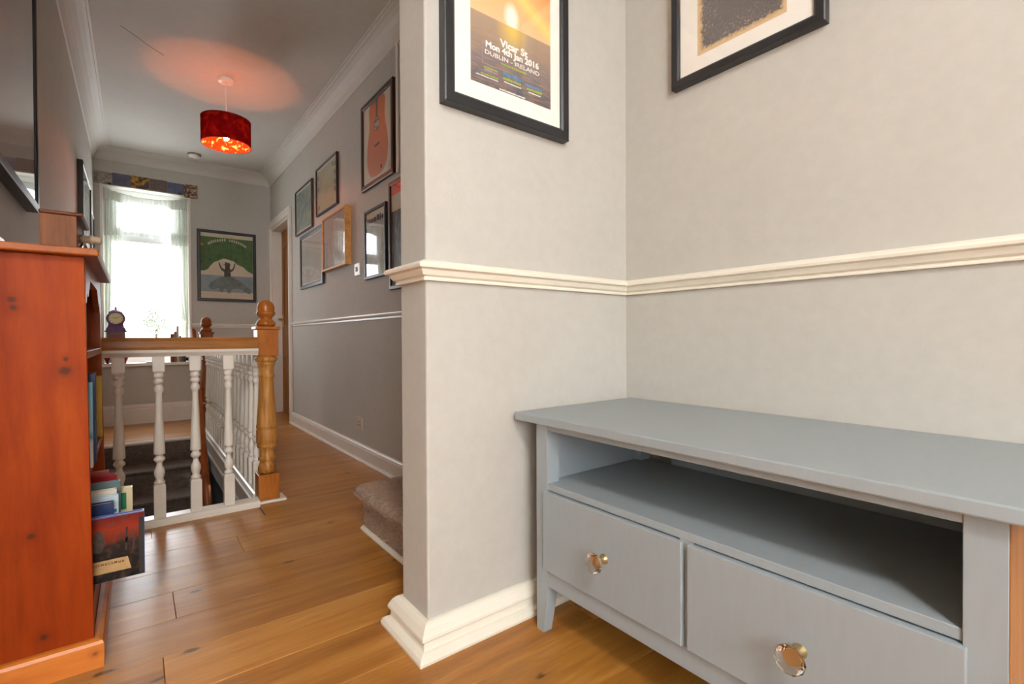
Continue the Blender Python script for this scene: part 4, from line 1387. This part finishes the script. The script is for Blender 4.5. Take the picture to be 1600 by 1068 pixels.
cr = [(0.575, 1.300), (0.590, 1.275), (0.625, 1.268), (0.65, 1.285), (0.668, 1.29), (0.672, 1.262), (0.685, 1.245), (0.705, 1.248), (0.708, 1.285), (0.735, 1.28), (0.74, 1.245), (0.765, 1.240), (0.775, 1.28),
      (0.83, 1.29), (0.87, 1.285), (0.895, 1.258), (0.93, 1.240), (0.952, 1.25), (0.955, 1.285), (0.93, 1.305), (0.89, 1.335), (0.84, 1.375), (0.79, 1.402), (0.72, 1.408), (0.66, 1.392), (0.62, 1.36), (0.59, 1.335)]
MB().poly([(x - PX, z - PZ) for x, z in cr], yp - 0.0009, yp).build('sea_creature', print_mat('creature_print', [(0.3, (78, 92, 92)), (0.6, (112, 124, 120)), (0.75, (140, 138, 116))], 18), pr)
fgm = MB()
for pts in ([(0.712, 1.405), (0.770, 1.405), (0.768, 1.46), (0.762, 1.50), (0.764, 1.53), (0.757, 1.552), (0.748, 1.545), (0.735, 1.548), (0.722, 1.556), (0.718, 1.53), (0.722, 1.50), (0.712, 1.46)],
            [(0.712, 1.452), (0.716, 1.478), (0.694, 1.492), (0.680, 1.522), (0.673, 1.548), (0.664, 1.543), (0.670, 1.510), (0.688, 1.470)],
            [(0.767, 1.480), (0.768, 1.455), (0.792, 1.468), (0.806, 1.505), (0.812, 1.545), (0.802, 1.543), (0.795, 1.512), (0.785, 1.486)],
            [(0.704, 1.525), (0.774, 1.522), (0.770, 1.530), (0.708, 1.533)]):
    fgm.poly([(x - PX, z - PZ) for x, z in pts], yp - 0.0012, yp)
fgm.build('seated_figure', print_mat('figure_print', [(0.4, (48, 42, 38)), (0.6, (84, 76, 66))], 40), pr)
m = MB()
for k in range(19):
    a = -0.98 + 1.96 * k / 18
    cx, cz = 0.742 + 0.178 * math.sin(a) * 1.07, 1.640 + 0.120 * math.cos(a * 0.92)
    if k == 9:
        continue
    hh = 0.013
    w = 0.006
    dx, dz = math.sin(a * .7) * hh, math.cos(a * .7) * hh
    m.poly([(cx - w - PX, cz - PZ), (cx + w - PX, cz - PZ), (cx + w + dx - PX, cz + dz * 2 - PZ), (cx - w + dx - PX, cz + dz * 2 - PZ)], yp - 0.0012, yp - 0.0006)
m.build('arched_lettering', plain('cream_ink', (200, 188, 160), 0.7, vary=0.35, scale=170), pr)
MB().poly([(0.513 - PX, 1.70 - PZ), (0.548 - PX, 1.712 - PZ), (0.513 - PX, 1.728 - PZ)], yp - 0.0012, yp - 0.0006).build('orange_fish', plain('orange_ink', (216, 104, 50), 0.7), pr)

# hall right wall --------------------------------------------------------------------------


def hall_pic(label, ya, yb, za, zb_, fw, fd, fmat, **kw):
    return picture(label, abs(yb - ya), zb_ - za, fw, fd, fmat, (XR, (ya + yb) / 2, za), -PI / 2, **kw)


t, pr, yp = hall_pic('tall dark framed picture of an orange acoustic guitar high on hall wall', 2.515, 2.99, 1.690, 2.215, 0.030, 0.020, BROWNF, pmat=CREAMP)
yc, z0 = (2.515 + 2.99) / 2, 1.690
half = [(0.048, 0.0), (0.050, 0.05), (0.062, 0.095), (0.090, 0.130), (0.130, 0.150), (0.185, 0.157), (0.240, 0.150), (0.290, 0.134), (0.335, 0.117), (0.365, 0.111), (0.400, 0.113),
        (0.440, 0.120), (0.465, 0.119), (0.485, 0.108), (0.495, 0.094)]
gp = [(w, z) for z, w in half] + [(-w, z) for z, w in half[::-1]]
ORG = plain('guitar_orange', (208, 104, 42), 0.6, vary=0.05)
MB().poly(gp, yp - 0.0006, yp).build('guitar_body', ORG, pr)
MB().lathe([(yp - 0.0012, 0.040), (yp - 0.0006, 0.040)], (0.0, 0, 0.352), 28, 'Y').build('sound_hole', INK, pr)
MB().lathe([(yp - 0.0016, 0.036), (yp - 0.0012, 0.036)], (0.0, 0, 0.352), 28, 'Y').build('rosette', print_mat('rosette_print', [(0.45, (60, 56, 52)), (0.55, (196, 186, 170))], 60), pr)
B(-0.014, 0.014, yp - 0.0012, yp - 0.0006, 0.385, 0.4955).build('guitar_neck', plain('fretboard', (84, 74, 70), 0.6, vary=0.3, scale=60), pr)
B(-0.036, 0.036, yp - 0.0012, yp - 0.0006, 0.222, 0.236).build('bridge', plain('bridge_ink', (84, 42, 26), 0.6), pr)
MB().lathe([(yp - 0.0012, 0.013), (yp - 0.0006, 0.013)], (0.060, 0, 0.085), 16, 'Y').build('round_stamp', INK, pr)

t, pr, yp = hall_pic('large dark framed blue-black print partly hidden by partition wall edge', 2.10, 2.578, 1.048, 1.645, 0.024, 0.020, BROWNF,
                     pmat=print_mat('night_print', [(0.3, (46, 50, 58)), (0.55, (92, 96, 104)), (0.7, (150, 150, 150))], 16, 5, coords=(3, 1, 1)))
B(-0.215, 0.215, yp - 0.0008, yp, 0.52, 0.573).build('red_header', plain('red_header', (214, 60, 44), 0.6), pr)
B(-0.215, 0.215, yp - 0.0006, yp, 0.43, 0.52).build('pale_header', CREAMP, pr)

t, pr, yp = hall_pic('narrow black framed pale print with dark heading between switch and partition', 2.628, 2.95, 1.140, 1.558, 0.018, 0.018, BLACKF,
                     pmat=print_mat('pale_photo', [(0.35, (120, 118, 110)), (0.6, (176, 170, 158))], 9))
B(-0.142, 0.142, yp - 0.0004, yp, 0.355, 0.398).build('pale_strip', CREAMP, pr)
fake_lines(pr, 'dark_heading', -0.125, 0.125, 0.335, 0.034, INK, yp - 0.0005, 21)

t, pr, yp = hall_pic('honey wood box framed map standing proud of wall beside light switch', 3.225, 3.73, 1.272, 1.665, 0.016, 0.042, GOLDF,
                     pmat=print_mat('pink_map', [(0.35, (150, 138, 120)), (0.5, (170, 152, 134)), (0.62, (160, 120, 112)), (0.72, (128, 150, 150))], 34, 5))

t, pr, yp = hall_pic('slate framed faded cream print lowest beside the oak door', 3.80, 4.435, 1.198, 1.650, 0.030, 0.020, SLATEF, mount=0.012,
                     pmat=print_mat('faded_print', [(0.3, (190, 172, 152)), (0.5, (178, 170, 152)), (0.7, (160, 168, 164))], 6))

t, pr, yp = hall_pic('small bronze framed blue-green map above slate frame beside oak door', 4.08, 4.59, 1.680, 2.068, 0.014, 0.018, GREENF, mount=0.012,
                     pmat=print_mat('bluegreen_map', [(0.35, (170, 168, 140)), (0.5, (140, 152, 140)), (0.65, (96, 124, 128))], 12, 5))

t, pr, yp = hall_pic('brown framed cream chart with grey ovals above honey framed map', 3.465, 3.965, 1.730, 2.096, 0.014, 0.018, BROWNF, mount=0.008,
                     pmat=print_mat('cream_chart', [(0.35, (168, 158, 122)), (0.65, (186, 176, 142))], 9))
for (x, z) in ((-0.20, 0.29), (-0.20, 0.20), (-0.19, 0.06), (0.14, 0.31), (0.19, 0.30), (0.19, 0.24), (0.19, 0.17), (0.19, 0.12)):
    MB().lathe([(yp - 0.0006, 0.019), (yp, 0.019)], (x, 0, z), 14, 'Y', sy=1.0).build('grey_oval', plain('grey_oval', (120, 122, 108), 0.7), pr)

# left wall -----------------------------------------------------------------------------------
t, pr, yp = picture('very large silver edged frame with glossy print, ceiling reflection painted in, cut off at left edge', 0.86, 0.95, 0.030, 0.032, BLACKF, (XL, 1.84, 1.205), PI / 2,
                    pmat=print_mat('ceiling_reflection_art', [(0.3, (130, 106, 92)), (0.7, (156, 132, 118))], 3))  # brown tones paint the ceiling's reflection into the dark print
t, pr, yp = picture('black framed white mounted picture on left wall above the bookcase box', 0.74, 0.62, 0.020, 0.030, BLACKF, (XL, 4.48, 1.30), PI / 2, mount=0.05,
                    pmat=plain('soft_grey_print', (170, 170, 166), 0.7))
t, pr, yp = picture('slim framed pale picture on left wall nearest the window', 0.42, 0.42, 0.014, 0.022, SILVERF, (XL, 5.12, 1.365), PI / 2, mount=0.02,
                    pmat=plain('pale_blue_print', (150, 156, 170), 0.7))

# switch and socket --------------------------------------------------------------------------
sw = thing('light_switch', 'white light switch plate under the framed pictures on hall wall', 'switch', (XR, 3.105, 1.186), -PI / 2)
B(-0.043, 0.043, -0.009, -0.0003, 0, 0.078).build('plate', plain('bright_switch_plastic', (248, 246, 240), 0.3, vary=0.01), sw, bevel=0.002)
B(-0.012, 0.012, -0.014, -0.008, 0.024, 0.054).build('rocker', GREYP, sw, bevel=0.002)
so = thing('wall_socket', 'double plug socket low on hall wall above skirting', 'socket', (XR, 3.088, 0.187), -PI / 2)
B(-0.050, 0.050, -0.009, -0.0003, 0, 0.083).build('plate', plain('socket_plastic', (196, 180, 164), 0.4, vary=0.01), so, bevel=0.002)
m = MB()
m.box(-0.022, -0.010, -0.0095, -0.0088, 0.030, 0.036).box(0.010, 0.022, -0.0095, -0.0088, 0.030, 0.036).box(-0.004, 0.004, -0.0095, -0.0088, 0.048, 0.060)
m.build('pin_holes', DARKP, so)
B(-0.010, 0.010, -0.013, -0.0088, 0.062, 0.074).build('rocker', plain('socket_rocker', (206, 190, 176), 0.4), so, bevel=0.001)

# ------------------------------------------------------------------ window sill things
SZ = WZ0
ck = thing('bracket_clock', 'purple and red ornate bracket clock on the window sill', 'clock', (-0.138, 5.655, SZ + 0.0005))
PUR = print_mat('purple_lacquer', [(0.35, (74, 44, 84)), (0.6, (104, 64, 110)), (0.75, (150, 100, 140))], 30)
CRD = plain('crimson_lacquer', (130, 34, 48), 0.35)
TAU = print_mat('taupe_lacquer', [(0.4, (104, 88, 78)), (0.65, (134, 112, 96))], 30)
for x in (-0.060, 0.060):
    for y in (-0.030, 0.030):
        MB().lathe([(0, 0.006), (0.006, 0.011), (0.016, 0.009), (0.030, 0.019), (0.048, 0.024), (0.052, 0.024)], (x, y, 0), 14).build('foot', CRD, ck)
B(-0.088, 0.088, -0.045, 0.045, 0.052, 0.066).build('base_plinth', CRD, ck, bevel=0.003)
B(-0.066, 0.066, -0.038, 0.038, 0.066, 0.285).build('case_body', TAU, ck, bevel=0.003)
B(-0.044, 0.044, -0.041, -0.036, 0.090, 0.262).build('case_door', CRD, ck, bevel=0.002)
B(-0.080, 0.082, -0.045, 0.045, 0.285, 0.297).build('case_cornice', PUR, ck, bevel=0.004)
hd_ = [(-0.072, 0.297), (-0.068, 0.312), (-0.058, 0.330), (-0.052, 0.352)]
n_ = 22
arc_ = [(-0.068 * math.cos(a), 0.405 + 0.068 * math.sin(a)) for a in [(-0.62 + (PI + 1.24) * i / n_) for i in range(n_ + 1)]]
hood = hd_ + arc_ + [(-x, z) for x, z in hd_[::-1]]
MB().poly([(x, z) for x, z in hood][::-1], -0.036, 0.034).build('hood', PUR, ck)
MB().lathe([(-0.046, 0.052), (-0.042, 0.062), (-0.036, 0.064), (-0.030, 0.060)], (0, 0, 0.405), 30, 'Y').build('bezel', PUR, ck)
dl = MB().lathe([(-0.0475, 0.049), (-0.046, 0.050)], (0, 0, 0.405), 30, 'Y').build('dial', plain('dial_cream', (206, 196, 150), 0.5), ck)
hn = MB()
for ang, L in ((math.radians(-65), 0.026), (math.radians(60), 0.036)):
    dx, dz = math.sin(ang), math.cos(ang)
    px, pz = dz * 0.002, -dx * 0.002
    hn.poly([(px, 0.405 + pz), (-px, 0.405 - pz), (-px * .4 + dx * L, 0.405 - pz * .4 + dz * L), (px * .4 + dx * L, 0.405 + pz * .4 + dz * L)], -0.0485, -0.0478)
hn.build('hands', INK, dl)
tk = MB()
for k in range(12):
    a = 2 * PI * k / 12
    tk.poly([(math.sin(a + d) * r, 0.405 + math.cos(a + d) * r) for d, r in ((-0.05, 0.040), (0.05, 0.040), (0.05, 0.046), (-0.05, 0.046))], -0.0480, -0.0476)
tk.build('hour_marks', INK, dl)
MB().lathe([(0.455, 0.050), (0.462, 0.052), (0.468, 0.044), (0.476, 0.030), (0.484, 0.016), (0.486, 0.007), (0.492, 0.006), (0.497, 0.011), (0.502, 0.009), (0.507, 0.004), (0.516, 0.001)], seg=18).build('finial_top', PUR, ck)

gs = 'books on the window sill'
sb = [('dark red book at left end of the window sill row', 0.262, 0.026, 0.27, (120, 52, 38), 0.0), ('brown book second in the window sill row', 0.290, 0.018, 0.29, (138, 88, 52), 0.0),
      ('tall cream book third in the window sill row', 0.310, 0.018, 0.345, (190, 174, 146), 0.02), ('olive grey book fourth in the window sill row', 0.333, 0.016, 0.25, (118, 110, 84), 0.0),
      ('dull green book fifth in the window sill row', 0.351, 0.014, 0.23, (84, 82, 66), 0.0), ('dark plum book at right end of window sill row', 0.367, 0.016, 0.22, (70, 34, 44), 0.0)]
for lb, x, th, h, c, _ in sb:
    t = thing('book', lb, 'book', (x, 5.625, SZ + 0.0005), group=gs)
    cm2 = plain('sill_cover_' + str(len(bpy.data.materials)), c, 0.4)
    MB().box(0, 0.0025, 0, 0.088, 0, h).box(th - 0.0025, th, 0, 0.088, 0, h).box(0.0025, th - 0.0025, 0, 0.003, 0, h).build('cover', cm2, t, bevel=0.0006, seg=1)
    B(0.0027, th - 0.0027, 0.0032, 0.085, 0.003, h - 0.004).build('pages', PAGES, t)
pp = thing('folded_paper', 'pale folded papers lying on the window sill left of the books', 'paper', (0.14, 5.66, SZ + 0.0005))
B(-0.07, 0.08, -0.03, 0.05, 0, 0.006).build('lower_sheet', plain('pale_blue_paper', (196, 212, 226), 0.7), pp)
B(-0.06, 0.07, -0.034, 0.045, 0.006, 0.012).build('upper_sheet', plain('white_paper', (236, 240, 242), 0.7), pp)

# rear window frame (behind the viewer, lets daylight in)
w2 = bpy.data.objects.new('window_2', None)
COL.objects.link(w2)
struct(w2)
m = MB().box(-1.65, -1.59, NY - 0.09, NY - 0.01, 0.65, 2.25).box(0.09, 0.15, NY - 0.09, NY - 0.01, 0.65, 2.25).box(-1.65, 0.15, NY - 0.09, NY - 0.01, 0.65, 0.71).box(-1.65, 0.15, NY - 0.09, NY - 0.01, 2.19, 2.25)
m.build('window_frame', UPVC, w2, bevel=0.004)
B(-1.59, 0.09, NY - 0.06, NY - 0.055, 0.71, 2.19).build('pane', WGLASS, w2)
bpy.context.view_layer.update()
